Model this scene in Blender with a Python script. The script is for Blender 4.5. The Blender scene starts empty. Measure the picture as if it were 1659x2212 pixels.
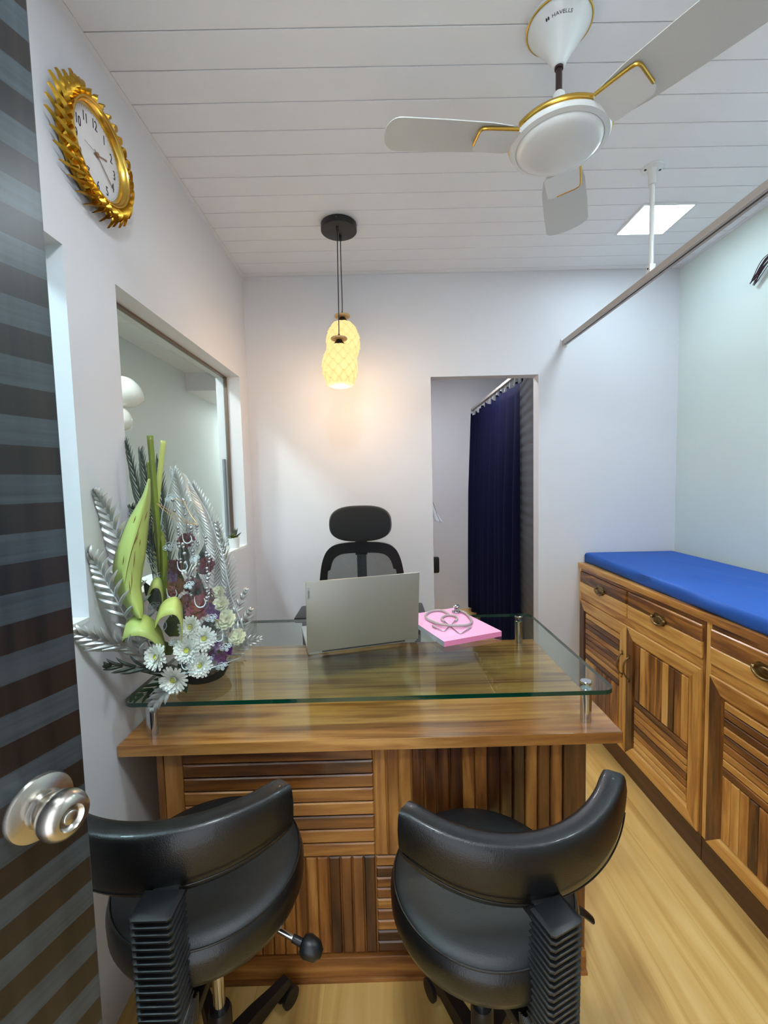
import bpy, bmesh, math, random
from mathutils import Vector, Matrix
from math import pi, sin, cos, radians as R

C = bpy.context.scene.collection
SC = bpy.context.scene

# ------------------------------------------------------------------ camera
cam_d = bpy.data.cameras.new('camera'); cam = bpy.data.objects.new('camera', cam_d); C.objects.link(cam)
CF = Vector((0.00584, 0.99768, -0.06778)); CR = Vector((0.99968, -0.00751, -0.02434)); CU = Vector((0.02479, 0.06762, 0.99740))
EYE = Vector((0, 0, 1.40)); FPX = 932.68
m = Matrix((CR, CU, -CF)).transposed().to_4x4(); m.translation = EYE
cam.matrix_world = m
cam_d.sensor_fit = 'HORIZONTAL'; cam_d.sensor_width = 36; cam_d.lens = FPX*36/1659
cam_d.clip_start = 0.02; cam_d.clip_end = 60
SC.camera = cam
# ------------------------------------------------------------------ world, exposure, lights
w = bpy.data.worlds.new('world'); SC.world = w; w.use_nodes = True
w.node_tree.nodes['Background'].inputs[0].default_value = (0.86, 0.92, 1, 1)
w.node_tree.nodes['Background'].inputs[1].default_value = 0.5
SC.view_settings.view_transform = 'Standard'; SC.view_settings.look = 'None'
SC.view_settings.exposure = 2.28; SC.view_settings.gamma = 1
SC.cycles.use_denoising = True
SC.cycles.max_bounces = 10; SC.cycles.transparent_max_bounces = 16
SC.cycles.sample_clamp_indirect = 6; SC.cycles.caustics_reflective = False; SC.cycles.caustics_refractive = False
PANEL_POWER = 24.0      # emission of the cool LED ceiling panels
SHADE_POWER = 0.26       # emission of the warm lamp shades
BULB_W = .8

# room numbers (metres)
XL, XR, YB, YF, H = -0.728, 1.677, 2.448, -0.33, 2.539

def at(px, py, Y):
    """point of the place at depth plane Y seen at a photograph pixel"""
    d = CF + CR*(px-829.5)/FPX - CU*(py-1106)/FPX
    return EYE + d*(Y/d.y)
def atz(px, py, Z):
    d = CF + CR*(px-829.5)/FPX - CU*(py-1106)/FPX
    return EYE + d*((Z-EYE.z)/d.z)

# ------------------------------------------------------------------ materials
def lin(c):
    return tuple(((v/255)/12.92 if v/255 <= .04045 else ((v/255+.055)/1.055)**2.4) for v in c)+(1,)
def newmat(name):
    mt = bpy.data.materials.new(name); mt.use_nodes = True
    return mt, mt.node_tree.nodes, mt.node_tree.links, mt.node_tree.nodes['Principled BSDF']
def plain(name, rgb, rough=.5, metal=0, bump=0, bscale=200, var=0, vscale=6, coat=0, spec=None, sheen=0, trans=0, emit=None, estr=0, alpha=None):
    mt, N, L, P = newmat(name)
    P.inputs['Base Color'].default_value = lin(rgb); P.inputs['Roughness'].default_value = rough
    P.inputs['Metallic'].default_value = metal; P.inputs['Coat Weight'].default_value = coat
    if spec is not None: P.inputs['Specular IOR Level'].default_value = spec
    if sheen: P.inputs['Sheen Weight'].default_value = sheen
    if emit: P.inputs['Emission Color'].default_value = lin(emit); P.inputs['Emission Strength'].default_value = estr
    tc = N.new('ShaderNodeTexCoord')
    n = N.new('ShaderNodeTexNoise'); n.inputs['Scale'].default_value = vscale; n.inputs['Detail'].default_value = 4
    L.new(tc.outputs['Object'], n.inputs['Vector'])
    mx = N.new('ShaderNodeMix'); mx.data_type = 'RGBA'
    mx.inputs['A'].default_value = lin(rgb); v = max(var, .02)
    mx.inputs['B'].default_value = lin(tuple(max(0, c*(1-v)) for c in rgb))
    L.new(n.outputs['Fac'], mx.inputs['Factor']); L.new(mx.outputs['Result'], P.inputs['Base Color'])
    if bump:
        b = N.new('ShaderNodeBump'); b.inputs['Strength'].default_value = bump; b.inputs['Distance'].default_value = .002
        n2 = N.new('ShaderNodeTexNoise'); n2.inputs['Scale'].default_value = bscale; n2.inputs['Detail'].default_value = 3
        L.new(tc.outputs['Object'], n2.inputs['Vector']); L.new(n2.outputs['Fac'], b.inputs['Height']); L.new(b.outputs['Normal'], P.inputs['Normal'])
    return mt
def wood(name, axis, stops, rough=.3, stretch=1.1, across=11, tone=.5, coat=.3, bump=.15):
    """teak like grain along one axis; every board (mesh island) gets its own cut and tone"""
    mt, N, L, P = newmat(name)
    tc = N.new('ShaderNodeTexCoord'); geo = N.new('ShaderNodeNewGeometry')
    mp = N.new('ShaderNodeMapping'); sc = [across]*3; sc['XYZ'.index(axis)] = stretch; mp.inputs['Scale'].default_value = sc
    L.new(tc.outputs['Object'], mp.inputs['Vector'])
    mul = N.new('ShaderNodeMath'); mul.operation = 'MULTIPLY'; mul.inputs[1].default_value = 37.0
    L.new(geo.outputs['Random Per Island'], mul.inputs[0])
    cmb = N.new('ShaderNodeCombineXYZ')
    for k in range(3): L.new(mul.outputs[0], cmb.inputs[k])
    add = N.new('ShaderNodeVectorMath'); add.operation = 'ADD'
    L.new(mp.outputs[0], add.inputs[0]); L.new(cmb.outputs[0], add.inputs[1])
    n1 = N.new('ShaderNodeTexNoise'); n1.inputs['Scale'].default_value = 1.0; n1.inputs['Detail'].default_value = 3; n1.inputs['Distortion'].default_value = .9
    L.new(add.outputs[0], n1.inputs['Vector'])
    w1 = N.new('ShaderNodeMath'); w1.operation = 'MULTIPLY'; w1.inputs[1].default_value = 26.0; L.new(n1.outputs['Fac'], w1.inputs[0])
    sn = N.new('ShaderNodeMath'); sn.operation = 'SINE'; L.new(w1.outputs[0], sn.inputs[0])
    s2 = N.new('ShaderNodeMath'); s2.operation = 'MULTIPLY_ADD'; s2.inputs[1].default_value = .22; s2.inputs[2].default_value = .5; L.new(sn.outputs[0], s2.inputs[0])
    n2 = N.new('ShaderNodeTexNoise'); n2.inputs['Scale'].default_value = 5.0; n2.inputs['Detail'].default_value = 5; n2.inputs['Roughness'].default_value = .65
    L.new(add.outputs[0], n2.inputs['Vector'])
    n3 = N.new('ShaderNodeTexNoise'); n3.inputs['Scale'].default_value = .8; n3.inputs['Detail'].default_value = 2
    L.new(add.outputs[0], n3.inputs['Vector'])
    def math_(op, a, b, bv=None):
        q = N.new('ShaderNodeMath'); q.operation = op; L.new(a, q.inputs[0])
        if bv is not None: q.inputs[1].default_value = bv
        else: L.new(b, q.inputs[1])
        return q.outputs[0]
    t = math_('ADD', math_('MULTIPLY', s2.outputs[0], None, .42), math_('MULTIPLY', n2.outputs['Fac'], None, .55))
    t = math_('ADD', t, math_('MULTIPLY', math_('SUBTRACT', n3.outputs['Fac'], None, .5), None, .9))
    t = math_('ADD', t, math_('MULTIPLY', math_('SUBTRACT', geo.outputs['Random Per Island'], None, .5), None, tone))
    cr = N.new('ShaderNodeValToRGB'); e = cr.color_ramp.elements
    e[0].position = stops[0][0]; e[0].color = lin(stops[0][1]); e[1].position = stops[-1][0]; e[1].color = lin(stops[-1][1])
    for p, c in stops[1:-1]:
        k = e.new(p); k.color = lin(c)
    L.new(t, cr.inputs[0]); L.new(cr.outputs[0], P.inputs['Base Color'])
    P.inputs['Roughness'].default_value = rough; P.inputs['Coat Weight'].default_value = coat; P.inputs['Coat Roughness'].default_value = .12
    b = N.new('ShaderNodeBump'); b.inputs['Strength'].default_value = bump; b.inputs['Distance'].default_value = .001
    L.new(n2.outputs['Fac'], b.inputs['Height']); L.new(b.outputs['Normal'], P.inputs['Normal'])
    return mt
def glassy(name, tint, ior=1.5, rough=0.0, refl=1.0):
    mt, N, L, P = newmat(name); N.remove(P)
    out = N['Material Output']; tr = N.new('ShaderNodeBsdfTransparent'); tr.inputs[0].default_value = lin(tint)
    gl = N.new('ShaderNodeBsdfGlossy'); gl.inputs['Roughness'].default_value = rough
    fr = N.new('ShaderNodeFresnel'); fr.inputs[0].default_value = ior
    m_ = N.new('ShaderNodeMath'); m_.operation = 'MULTIPLY'; m_.inputs[1].default_value = refl; L.new(fr.outputs[0], m_.inputs[0])
    # a light speckle of dust keeps the pane from being perfectly even
    nz = N.new('ShaderNodeTexNoise'); nz.inputs['Scale'].default_value = 9
    ma = N.new('ShaderNodeMath'); ma.operation = 'MULTIPLY_ADD'; ma.inputs[1].default_value = .01; L.new(nz.outputs['Fac'], ma.inputs[0]); L.new(m_.outputs[0], ma.inputs[2])
    geo = N.new('ShaderNodeNewGeometry'); inv = N.new('ShaderNodeMath'); inv.operation = 'SUBTRACT'; inv.inputs[0].default_value = 1; L.new(geo.outputs['Backfacing'], inv.inputs[1])
    mb = N.new('ShaderNodeMath'); mb.operation = 'MULTIPLY'; L.new(ma.outputs[0], mb.inputs[0]); L.new(inv.outputs[0], mb.inputs[1])
    mix = N.new('ShaderNodeMixShader'); L.new(mb.outputs[0], mix.inputs[0]); L.new(tr.outputs[0], mix.inputs[1]); L.new(gl.outputs[0], mix.inputs[2])
    L.new(mix.outputs[0], out.inputs[0]); return mt

TEAK = [(0.12, (62, 30, 9)), (0.33, (120, 72, 29)), (0.50, (172, 114, 50)), (0.66, (208, 152, 74)), (0.95, (236, 190, 112))]
TEAKD = [(0.10, (48, 22, 8)), (0.34, (90, 50, 20)), (0.52, (128, 78, 34)), (0.68, (158, 104, 48)), (0.95, (196, 144, 78))]
DESKW = [(0.10, (84, 48, 20)), (0.32, (138, 86, 40)), (0.53, (180, 124, 62)), (0.72, (200, 146, 78)), (0.95, (216, 170, 106))]
M = {}
for ax in 'XYZ':
    M['teak'+ax] = wood('teak_grain_'+ax, ax, TEAK, tone=.62)
    M['walnut'+ax] = wood('dark_teak_grain_'+ax, ax, TEAKD, tone=.62)
M['desk_top'] = wood('desktop_laminate', 'X', DESKW, rough=.16, stretch=.7, across=13, tone=0, coat=.5)
M['plinth'] = wood('dark_plinth_wood', 'Y', [(0.1, (52, 30, 18)), (.6, (88, 55, 34)), (.95, (112, 74, 48))], rough=.4, tone=.1, coat=.1)
M['wall'] = plain('white_wall_paint', (219, 218, 222), .6, bump=.05, bscale=300, var=.02, vscale=2)
M['wall_green'] = plain('pale_green_white_paint', (214, 224, 220), .6, bump=.05, bscale=300, var=.02, vscale=2)
M['ceiling'] = plain('white_pvc_plank', (236, 236, 238), .42, bump=.05, bscale=120, var=.02)
M['ceil_gap'] = plain('shadow_gap_grey', (120, 124, 130), .7)
M['sill'] = plain('white_stone_sill', (240, 240, 238), .25, var=.05, vscale=12)
M['bronze'] = plain('thin_bronze_frame', (112, 92, 78), .4, metal=.5)
M['alu'] = plain('grey_aluminium', (128, 132, 140), .4, metal=.6)
M['chrome'] = plain('polished_steel', (205, 205, 206), .13, metal=1)
M['brushed'] = plain('brushed_nickel', (192, 187, 178), .27, metal=1, bump=.05, bscale=400)
M['gold'] = plain('bright_gold', (226, 186, 88), .24, metal=1)
M['goldold'] = plain('antique_gold', (232, 182, 66), .3, metal=1, var=.3, vscale=30)
M['white_plastic'] = plain('white_enamel', (226, 228, 226), .28, coat=.3)
M['blade'] = plain('white_blade_enamel', (205, 206, 202), .35)
M['brown_metal'] = plain('dark_brown_metal', (52, 32, 34), .4)
M['black_metal'] = plain('black_powder_coat', (22, 21, 21), .45)
M['black_plastic'] = plain('black_plastic', (16, 17, 19), .38)
M['leather'] = plain('black_leatherette', (7, 7, 8), .34, bump=.25, bscale=420, coat=.12, spec=.5)
M['seat_leather'] = plain('black_seat_leatherette', (11, 14, 16), .48, bump=.3, bscale=380, spec=.6)
M['fabric_black'] = plain('black_chair_fabric', (18, 18, 19), .85, bump=.3, bscale=500, sheen=.2)
M['laptop'] = plain('iron_grey_metal', (160, 158, 148), .42, metal=.6)
M['laptop_dark'] = plain('dark_laptop_plastic', (38, 39, 42), .45)
M['badge'] = plain('light_badge', (176, 182, 184), .3, metal=.5)
M['ink'] = plain('dark_ink', (34, 32, 48), .6)
M['pink'] = plain('pink_cover', (252, 176, 216), .5)
M['pink_side'] = plain('pink_page_edges', (244, 140, 184), .6, bump=.2, bscale=600)
M['paper'] = plain('grey_white_page_edges', (176, 182, 190), .7, bump=.3, bscale=700)
M['steth'] = plain('grey_rubber_tube', (178, 170, 168), .35)
M['mattress'] = plain('royal_blue_sheet', (22, 92, 190), .6, bump=.15, bscale=500, var=.12, vscale=3)
M['curtain'] = plain('navy_curtain_cloth', (8, 11, 42), .8, bump=.2, bscale=500, spec=.14)
M['white_cloth'] = plain('white_cloth', (224, 226, 232), .8)
M['wire'] = plain('dark_maroon_wire', (52, 28, 40), .4)
M['door_edge'] = plain('dark_edge_band', (62, 62, 64), .4)
M['jamb_pink'] = plain('pale_wood_edge', (164, 140, 126), .5)
M['wood_cap'] = plain('pale_turned_wood', (206, 168, 120), .5)
M['balloon'] = plain('white_latex', (206, 206, 202), .22)
M['dial'] = plain('ivory_dial_paper', (232, 228, 228), .5, var=.06, vscale=40)
M['glass_edge'] = plain('green_glass_edge', (3, 56, 40), .12, coat=.5)
M['glass'] = glassy('clear_float_glass', (236, 245, 241), 1.52)
M['winglass'] = glassy('window_glass', (246, 250, 249), 1.5)
M['cello'] = glassy('clear_cellophane', (248, 250, 250), 1.35, .08, .9)
M['motif'] = plain('milky_white_print', (214, 228, 232), .5)
M['foil'] = plain('silver_sprayed_leaf', (226, 230, 228), .34, metal=.65, var=.25, vscale=14)
M['foil_dark'] = plain('dark_silvered_leaf', (92, 104, 94), .4, metal=.45, var=.4, vscale=25)
M['leaf'] = plain('deep_green_leaf', (52, 76, 48), .45, var=.4, vscale=20)
M['lime'] = plain('lime_green_leaf', (198, 214, 118), .42, var=.2, vscale=9)
M['lime2'] = plain('yellow_green_leaf', (208, 216, 118), .42, var=.2, vscale=12)
M['sword'] = plain('sword_leaf_green', (132, 150, 46), .4, var=.3, vscale=18)
M['brownmark'] = plain('brown_leaf_streak', (118, 84, 36), .6)
M['petal_white'] = plain('white_petal', (240, 242, 232), .6)
M['petal_cream'] = plain('cream_petal', (232, 232, 196), .6)
M['petal_eye'] = plain('yellow_green_flower_eye', (196, 198, 70), .7, bump=.4, bscale=300)
M['petal_red'] = plain('dark_red_petal', (112, 18, 34), .6, var=.3)
M['petal_rose'] = plain('dusty_rose_petal', (170, 74, 84), .6, var=.3)
M['petal_purple'] = plain('purple_petal', (112, 44, 128), .6, var=.3)
M['bead'] = plain('silver_bead', (186, 188, 192), .22, metal=.9)
M['ribbon'] = plain('gold_ribbon_edge', (214, 176, 120), .35, metal=.4)
M['succ'] = plain('succulent_green', (104, 112, 56), .5, var=.3, vscale=40)
M['succ_dark'] = plain('succulent_dark_tip', (34, 40, 30), .5)
M['pot'] = plain('white_ceramic', (236, 238, 236), .3)
M['gap'] = plain('dark_gap', (20, 12, 8), .9)
M['brass'] = plain('antique_brass', (176, 148, 100), .3, metal=1, var=.5, vscale=60)
M['soil'] = plain('dark_pot', (40, 40, 38), .7)

def film_mat():
    mt, N, L, P = newmat('clear_cellophane'); N.remove(P)
    tr = N.new('ShaderNodeBsdfTransparent'); tr.inputs[0].default_value = (.97, .985, .985, 1)
    gl = N.new('ShaderNodeBsdfGlossy'); gl.inputs['Roughness'].default_value = .16
    lw = N.new('ShaderNodeLayerWeight'); lw.inputs[0].default_value = .35
    a = N.new('ShaderNodeMath'); a.operation = 'MULTIPLY_ADD'; a.inputs[1].default_value = .5; a.inputs[2].default_value = .08; L.new(lw.outputs['Facing'], a.inputs[0])
    nz = N.new('ShaderNodeTexNoise'); nz.inputs['Scale'].default_value = 55; nz.inputs['Detail'].default_value = 2
    b = N.new('ShaderNodeBump'); b.inputs['Strength'].default_value = .5; b.inputs['Distance'].default_value = .004; L.new(nz.outputs['Fac'], b.inputs['Height']); L.new(b.outputs['Normal'], gl.inputs['Normal'])
    mix = N.new('ShaderNodeMixShader'); L.new(a.outputs[0], mix.inputs[0]); L.new(tr.outputs[0], mix.inputs[1]); L.new(gl.outputs[0], mix.inputs[2]); L.new(mix.outputs[0], N['Material Output'].inputs[0]); return mt
M['cello'] = film_mat()
def floor_mat():
    mt, N, L, P = newmat('oak_laminate_planks')
    tc = N.new('ShaderNodeTexCoord'); mp = N.new('ShaderNodeMapping'); mp.inputs['Rotation'].default_value = (0, 0, R(90)); L.new(tc.outputs['Object'], mp.inputs[0])
    br = N.new('ShaderNodeTexBrick'); br.inputs['Scale'].default_value = 1; br.inputs['Brick Width'].default_value = 40; br.inputs['Row Height'].default_value = .19
    br.inputs['Mortar Size'].default_value = .0009; br.inputs['Color1'].default_value = (0, 0, 0, 1); br.inputs['Color2'].default_value = (1, 1, 1, 1); br.inputs['Mortar'].default_value = (.35, .35, .35, 1)
    br.offset = .37; L.new(mp.outputs[0], br.inputs['Vector'])
    m2 = N.new('ShaderNodeMapping'); m2.inputs['Scale'].default_value = (15, 1.0, 15); L.new(tc.outputs['Object'], m2.inputs[0])
    ad = N.new('ShaderNodeVectorMath'); ad.operation = 'MULTIPLY_ADD'; ad.inputs[1].default_value = (7, 7, 7); L.new(br.outputs['Color'], ad.inputs[0]); L.new(m2.outputs[0], ad.inputs[2])
    n = N.new('ShaderNodeTexNoise'); n.inputs['Scale'].default_value = 1.3; n.inputs['Detail'].default_value = 6; n.inputs['Distortion'].default_value = .8; L.new(ad.outputs[0], n.inputs['Vector'])
    cr = N.new('ShaderNodeValToRGB'); e = cr.color_ramp.elements
    e[0].position = .28; e[0].color = lin((184, 140, 74)); e[1].position = .75; e[1].color = lin((232, 198, 130))
    k = e.new(.5); k.color = lin((218, 178, 104)); L.new(n.outputs['Fac'], cr.inputs[0])
    mx = N.new('ShaderNodeMix'); mx.data_type = 'RGBA'; mx.inputs['B'].default_value = lin((150, 114, 66)); L.new(cr.outputs[0], mx.inputs['A'])
    mf = N.new('ShaderNodeMath'); mf.operation = 'MULTIPLY'; mf.inputs[1].default_value = .3; L.new(br.outputs['Fac'], mf.inputs[0]); L.new(mf.outputs[0], mx.inputs['Factor'])
    L.new(mx.outputs['Result'], P.inputs['Base Color']); P.inputs['Roughness'].default_value = .34
    return mt
M['floor'] = floor_mat()
PZ0 = 1.3532
def door_mat(name, pitch=.0658, z0=PZ0):
    """dark laminate in level bands, alternately espresso and smoked grey, crossed by fine upright grain"""
    mt, N, L, P = newmat(name)
    tc = N.new('ShaderNodeTexCoord'); sp = N.new('ShaderNodeSeparateXYZ'); L.new(tc.outputs['Object'], sp.inputs[0])
    a = N.new('ShaderNodeMath'); a.operation = 'SUBTRACT'; a.inputs[1].default_value = z0; L.new(sp.outputs['Z'], a.inputs[0])
    d = N.new('ShaderNodeMath'); d.operation = 'DIVIDE'; d.inputs[1].default_value = pitch; L.new(a.outputs[0], d.inputs[0])
    f = N.new('ShaderNodeMath'); f.operation = 'FRACT'; L.new(d.outputs[0], f.inputs[0])
    g = N.new('ShaderNodeMath'); g.operation = 'GREATER_THAN'; g.inputs[1].default_value = .5; L.new(f.outputs[0], g.inputs[0])
    mp = N.new('ShaderNodeMapping'); mp.inputs['Scale'].default_value = (38, 38, .9); L.new(tc.outputs['Object'], mp.inputs[0])
    n = N.new('ShaderNodeTexNoise'); n.inputs['Scale'].default_value = 1; n.inputs['Detail'].default_value = 5; L.new(mp.outputs[0], n.inputs['Vector'])
    mp2 = N.new('ShaderNodeMapping'); mp2.inputs['Scale'].default_value = (6, 6, 160); L.new(tc.outputs['Object'], mp2.inputs[0])
    n2 = N.new('ShaderNodeTexNoise'); n2.inputs['Scale'].default_value = 1; n2.inputs['Detail'].default_value = 4; L.new(mp2.outputs[0], n2.inputs['Vector'])
    c1 = N.new('ShaderNodeValToRGB'); c1.color_ramp.elements[0].position = .35; c1.color_ramp.elements[0].color = lin((10, 9, 9)); c1.color_ramp.elements[1].position = .72; c1.color_ramp.elements[1].color = lin((42, 31, 26))
    L.new(n.outputs['Fac'], c1.inputs[0])
    c2 = N.new('ShaderNodeValToRGB'); c2.color_ramp.elements[0].position = .3; c2.color_ramp.elements[0].color = lin((30, 37, 42)); c2.color_ramp.elements[1].position = .72; c2.color_ramp.elements[1].color = lin((62, 70, 74))
    mm = N.new('ShaderNodeMath'); mm.operation = 'ADD'; L.new(n.outputs['Fac'], mm.inputs[0]); L.new(n2.outputs['Fac'], mm.inputs[1])
    mh = N.new('ShaderNodeMath'); mh.operation = 'MULTIPLY'; mh.inputs[1].default_value = .5; L.new(mm.outputs[0], mh.inputs[0]); L.new(mh.outputs[0], c2.inputs[0])
    mx = N.new('ShaderNodeMix'); mx.data_type = 'RGBA'; L.new(g.outputs[0], mx.inputs['Factor']); L.new(c1.outputs[0], mx.inputs['A']); L.new(c2.outputs[0], mx.inputs['B'])
    L.new(mx.outputs['Result'], P.inputs['Base Color']); P.inputs['Roughness'].default_value = .3
    P.inputs['Specular IOR Level'].default_value = .5
    return mt
M['door'] = door_mat('striped_dark_laminate')
def mesh_mat():
    mt, N, L, P = newmat('grey_mesh_fabric'); out = N['Material Output']
    P.inputs['Base Color'].default_value = lin((58, 60, 64)); P.inputs['Roughness'].default_value = .7
    tc = N.new('ShaderNodeTexCoord'); ck = N.new('ShaderNodeTexChecker'); ck.inputs['Scale'].default_value = 520; L.new(tc.outputs['Object'], ck.inputs[0])
    tr = N.new('ShaderNodeBsdfTransparent'); mx = N.new('ShaderNodeMixShader')
    mr = N.new('ShaderNodeMapRange'); mr.inputs['To Min'].default_value = .55; mr.inputs['To Max'].default_value = .75; L.new(ck.outputs['Fac'], mr.inputs[0])
    L.new(mr.outputs[0], mx.inputs[0]); L.new(tr.outputs[0], mx.inputs[1]); L.new(P.outputs[0], mx.inputs[2]); L.new(mx.outputs[0], out.inputs[0]); return mt
M['mesh'] = mesh_mat()
def emitter(name, rgb, s):
    mt, N, L, P = newmat(name); N.remove(P); e = N.new('ShaderNodeEmission'); e.inputs[0].default_value = rgb+(1,); e.inputs[1].default_value = s
    L.new(e.outputs[0], N['Material Output'].inputs[0]); return mt
for nm_, col_, k_ in (('led_a', (.66, .88, 1.0), .25), ('led_b', (.80, .93, 1.0), .85), ('led_c', (.82, .94, 1.0), 1.2),
                      ('led_side', (.95, 1.0, 1.0), 1.25), ('led_jamb_fill', (.62, .88, 1.0), 1.6), ('led_rear_fill', (.90, .93, 1.0), 2.0)):
    M[nm_] = emitter(nm_+'_diffuser', col_, PANEL_POWER*k_)
def shade_mat():
    """lit resin: thin hollows glow brighter than the thick scale rims (thickness stored per vertex)"""
    mt, N, L, P = newmat('glowing_resin_shade')
    a = N.new('ShaderNodeAttribute'); a.attribute_name = 'thick'
    cr = N.new('ShaderNodeValToRGB'); e = cr.color_ramp.elements
    e[0].position = 0; e[0].color = (1, .78, .36, 1); e[1].position = 1; e[1].color = (1, .60, .16, 1); L.new(a.outputs['Fac'], cr.inputs[0])
    L.new(cr.outputs[0], P.inputs['Emission Color']); mr = N.new('ShaderNodeMapRange'); mr.inputs['To Min'].default_value = SHADE_POWER; mr.inputs['To Max'].default_value = SHADE_POWER*.24
    L.new(a.outputs['Fac'], mr.inputs[0]); L.new(mr.outputs[0], P.inputs['Emission Strength'])
    P.inputs['Base Color'].default_value = lin((176, 140, 84)); P.inputs['Roughness'].default_value = .4; return mt
M['shade'] = shade_mat()

# ------------------------------------------------------------------ mesh helpers
def obj(name, bm, mats, parent=None, smooth=False, loc=None):
    me = bpy.data.meshes.new(name); bm.normal_update(); bm.to_mesh(me); bm.free()
    if not isinstance(mats, (list, tuple)): mats = [mats]
    for x in mats: me.materials.append(M[x] if isinstance(x, str) else x)
    if smooth:
        for p in me.polygons: p.use_smooth = True
        try: me.set_sharp_from_angle(angle=R(smooth if smooth is not True else 40))
        except Exception: pass
    o = bpy.data.objects.new(name, me); C.objects.link(o)
    if parent: o.parent = parent
    if loc: o.location = loc
    return o
def thing(name, label, cat, loc=(0, 0, 0), rz=0, group=None):
    o = bpy.data.objects.new(name, None); C.objects.link(o); o.empty_display_size = .05
    o.location = loc; o.rotation_euler = (0, 0, rz); o['label'] = label; o['category'] = cat
    if group: o['group'] = group
    return o
def tag(o, label, cat, group=None):
    o['label'] = label; o['category'] = cat
    if group: o['group'] = group
    return o
def struct(name, bm, mats, parent=None, smooth=False, label=None):
    o = obj(name, bm, mats, parent, smooth)
    if not parent: o['kind'] = 'structure'; o['label'] = label or name.replace('_', ' '); o['category'] = name.split('_')[0]
    return o
def box(bm, x0, x1, y0, y1, z0, z1, mi=0, bev=0, T=None):
    r = bmesh.ops.create_cube(bm, size=1); vs = r['verts']
    bmesh.ops.scale(bm, vec=(abs(x1-x0), abs(y1-y0), abs(z1-z0)), verts=vs)
    bmesh.ops.translate(bm, vec=((x0+x1)/2, (y0+y1)/2, (z0+z1)/2), verts=vs)
    fs = list({f for v in vs for f in v.link_faces})
    if bev:
        es = list({e for v in vs for e in v.link_edges})
        rr = bmesh.ops.bevel(bm, geom=es, offset=bev, segments=2, profile=.6, affect='EDGES')
        vs = list({v for f in rr['faces'] for v in f.verts} | {v for v in vs if v.is_valid})
        fs = list({f for v in vs for f in v.link_faces})
    for f in fs: f.material_index = mi
    if T is not None: bmesh.ops.transform(bm, matrix=T, verts=vs)
    return vs
def lathe(bm, prof, seg=32, mi=0, T=None, cap0=True, cap1=True, ax=None):
    rings = []; vs = []
    for r, z in prof:
        ring = [bm.verts.new((r*cos(2*pi*k/seg), r*sin(2*pi*k/seg), z)) for k in range(seg)]; rings.append(ring); vs += ring
    for a, b in zip(rings, rings[1:]):
        for k in range(seg):
            f = bm.faces.new((a[k], a[(k+1) % seg], b[(k+1) % seg], b[k])); f.material_index = mi
    if cap0: bm.faces.new(rings[0][::-1]).material_index = mi
    if cap1: bm.faces.new(rings[-1]).material_index = mi
    if T is not None: bmesh.ops.transform(bm, matrix=T, verts=vs)
    return vs
def tube(bm, pts, r, seg=8, mi=0, closed=False, flat=1.0):
    pts = [Vector(p) for p in pts]; n = len(pts); rings = []
    rad = r if isinstance(r, (list, tuple)) else [r]*n
    up = None
    for i, p in enumerate(pts):
        if closed: t = pts[(i+1) % n]-pts[i-1]
        else: t = pts[min(i+1, n-1)]-pts[max(i-1, 0)]
        t = t.normalized() if t.length > 1e-9 else Vector((0, 0, 1))
        if up is None: up = Vector((0, 0, 1)) if abs(t.z) < .9 else Vector((1, 0, 0))
        a = t.cross(up)
        if a.length < 1e-5: a = t.cross(Vector((0, 1, 0)))
        a.normalize(); b = a.cross(t).normalized(); up = b
        rings.append([bm.verts.new(p+(a*cos(2*pi*k/seg)+b*sin(2*pi*k/seg)*flat)*rad[i]) for k in range(seg)])
    prs = list(zip(rings, rings[1:]))+([(rings[-1], rings[0])] if closed else [])
    for a, b in prs:
        for k in range(seg):
            bm.faces.new((a[k], a[(k+1) % seg], b[(k+1) % seg], b[k])).material_index = mi
    if not closed:
        bm.faces.new(rings[0][::-1]).material_index = mi; bm.faces.new(rings[-1]).material_index = mi
def spline(pts, n=8, closed=False):
    P = [Vector(p) for p in pts]; out = []; m_ = len(P)
    rng = range(m_ if closed else m_-1)
    for i in rng:
        g = (lambda k: P[k % m_]) if closed else (lambda k: P[max(0, min(m_-1, k))])
        p0, p1, p2, p3 = g(i-1), g(i), g(i+1), g(i+2)
        for j in range(n):
            t = j/n
            out.append(.5*((2*p1)+(p2-p0)*t+(2*p0-5*p1+4*p2-p3)*t*t+(3*p1-p0-3*p2+p3)*t**3))
    if not closed: out.append(P[-1])
    return out
def prism(bm, outline, z0, z1, mi=0, T=None, side=None):
    a = [bm.verts.new((x, y, z0)) for x, y in outline]; b = [bm.verts.new((x, y, z1)) for x, y in outline]; n = len(a)
    bm.faces.new(a[::-1]).material_index = mi; bm.faces.new(b).material_index = mi
    for k in range(n): bm.faces.new((a[k], a[(k+1) % n], b[(k+1) % n], b[k])).material_index = mi if side is None else side
    if T is not None: bmesh.ops.transform(bm, matrix=T, verts=a+b)
    return a+b
def sphere(bm, c, r, mi=0, seg=16, rings=10, sc=(1, 1, 1), T=None):
    rr = bmesh.ops.create_uvsphere(bm, u_segments=seg, v_segments=rings, radius=r); vs = rr['verts']
    bmesh.ops.scale(bm, vec=sc, verts=vs)
    if T is not None: bmesh.ops.transform(bm, matrix=T, verts=vs)
    bmesh.ops.translate(bm, vec=c, verts=vs)
    for f in {f for v in vs for f in v.link_faces}: f.material_index = mi
def grid_surf(bm, rows, mi=0, closed=False):
    G = [[bm.verts.new(p) for p in row] for row in rows]
    for a, b in zip(G, G[1:]):
        n = len(a)
        for k in range(n if closed else n-1):
            bm.faces.new((a[k], a[(k+1) % n], b[(k+1) % n], b[k])).material_index = mi
    return G
def frame_T(o, x, y, z):
    m_ = Matrix((x, y, z)).transposed().to_4x4(); m_.translation = o; return m_
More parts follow.
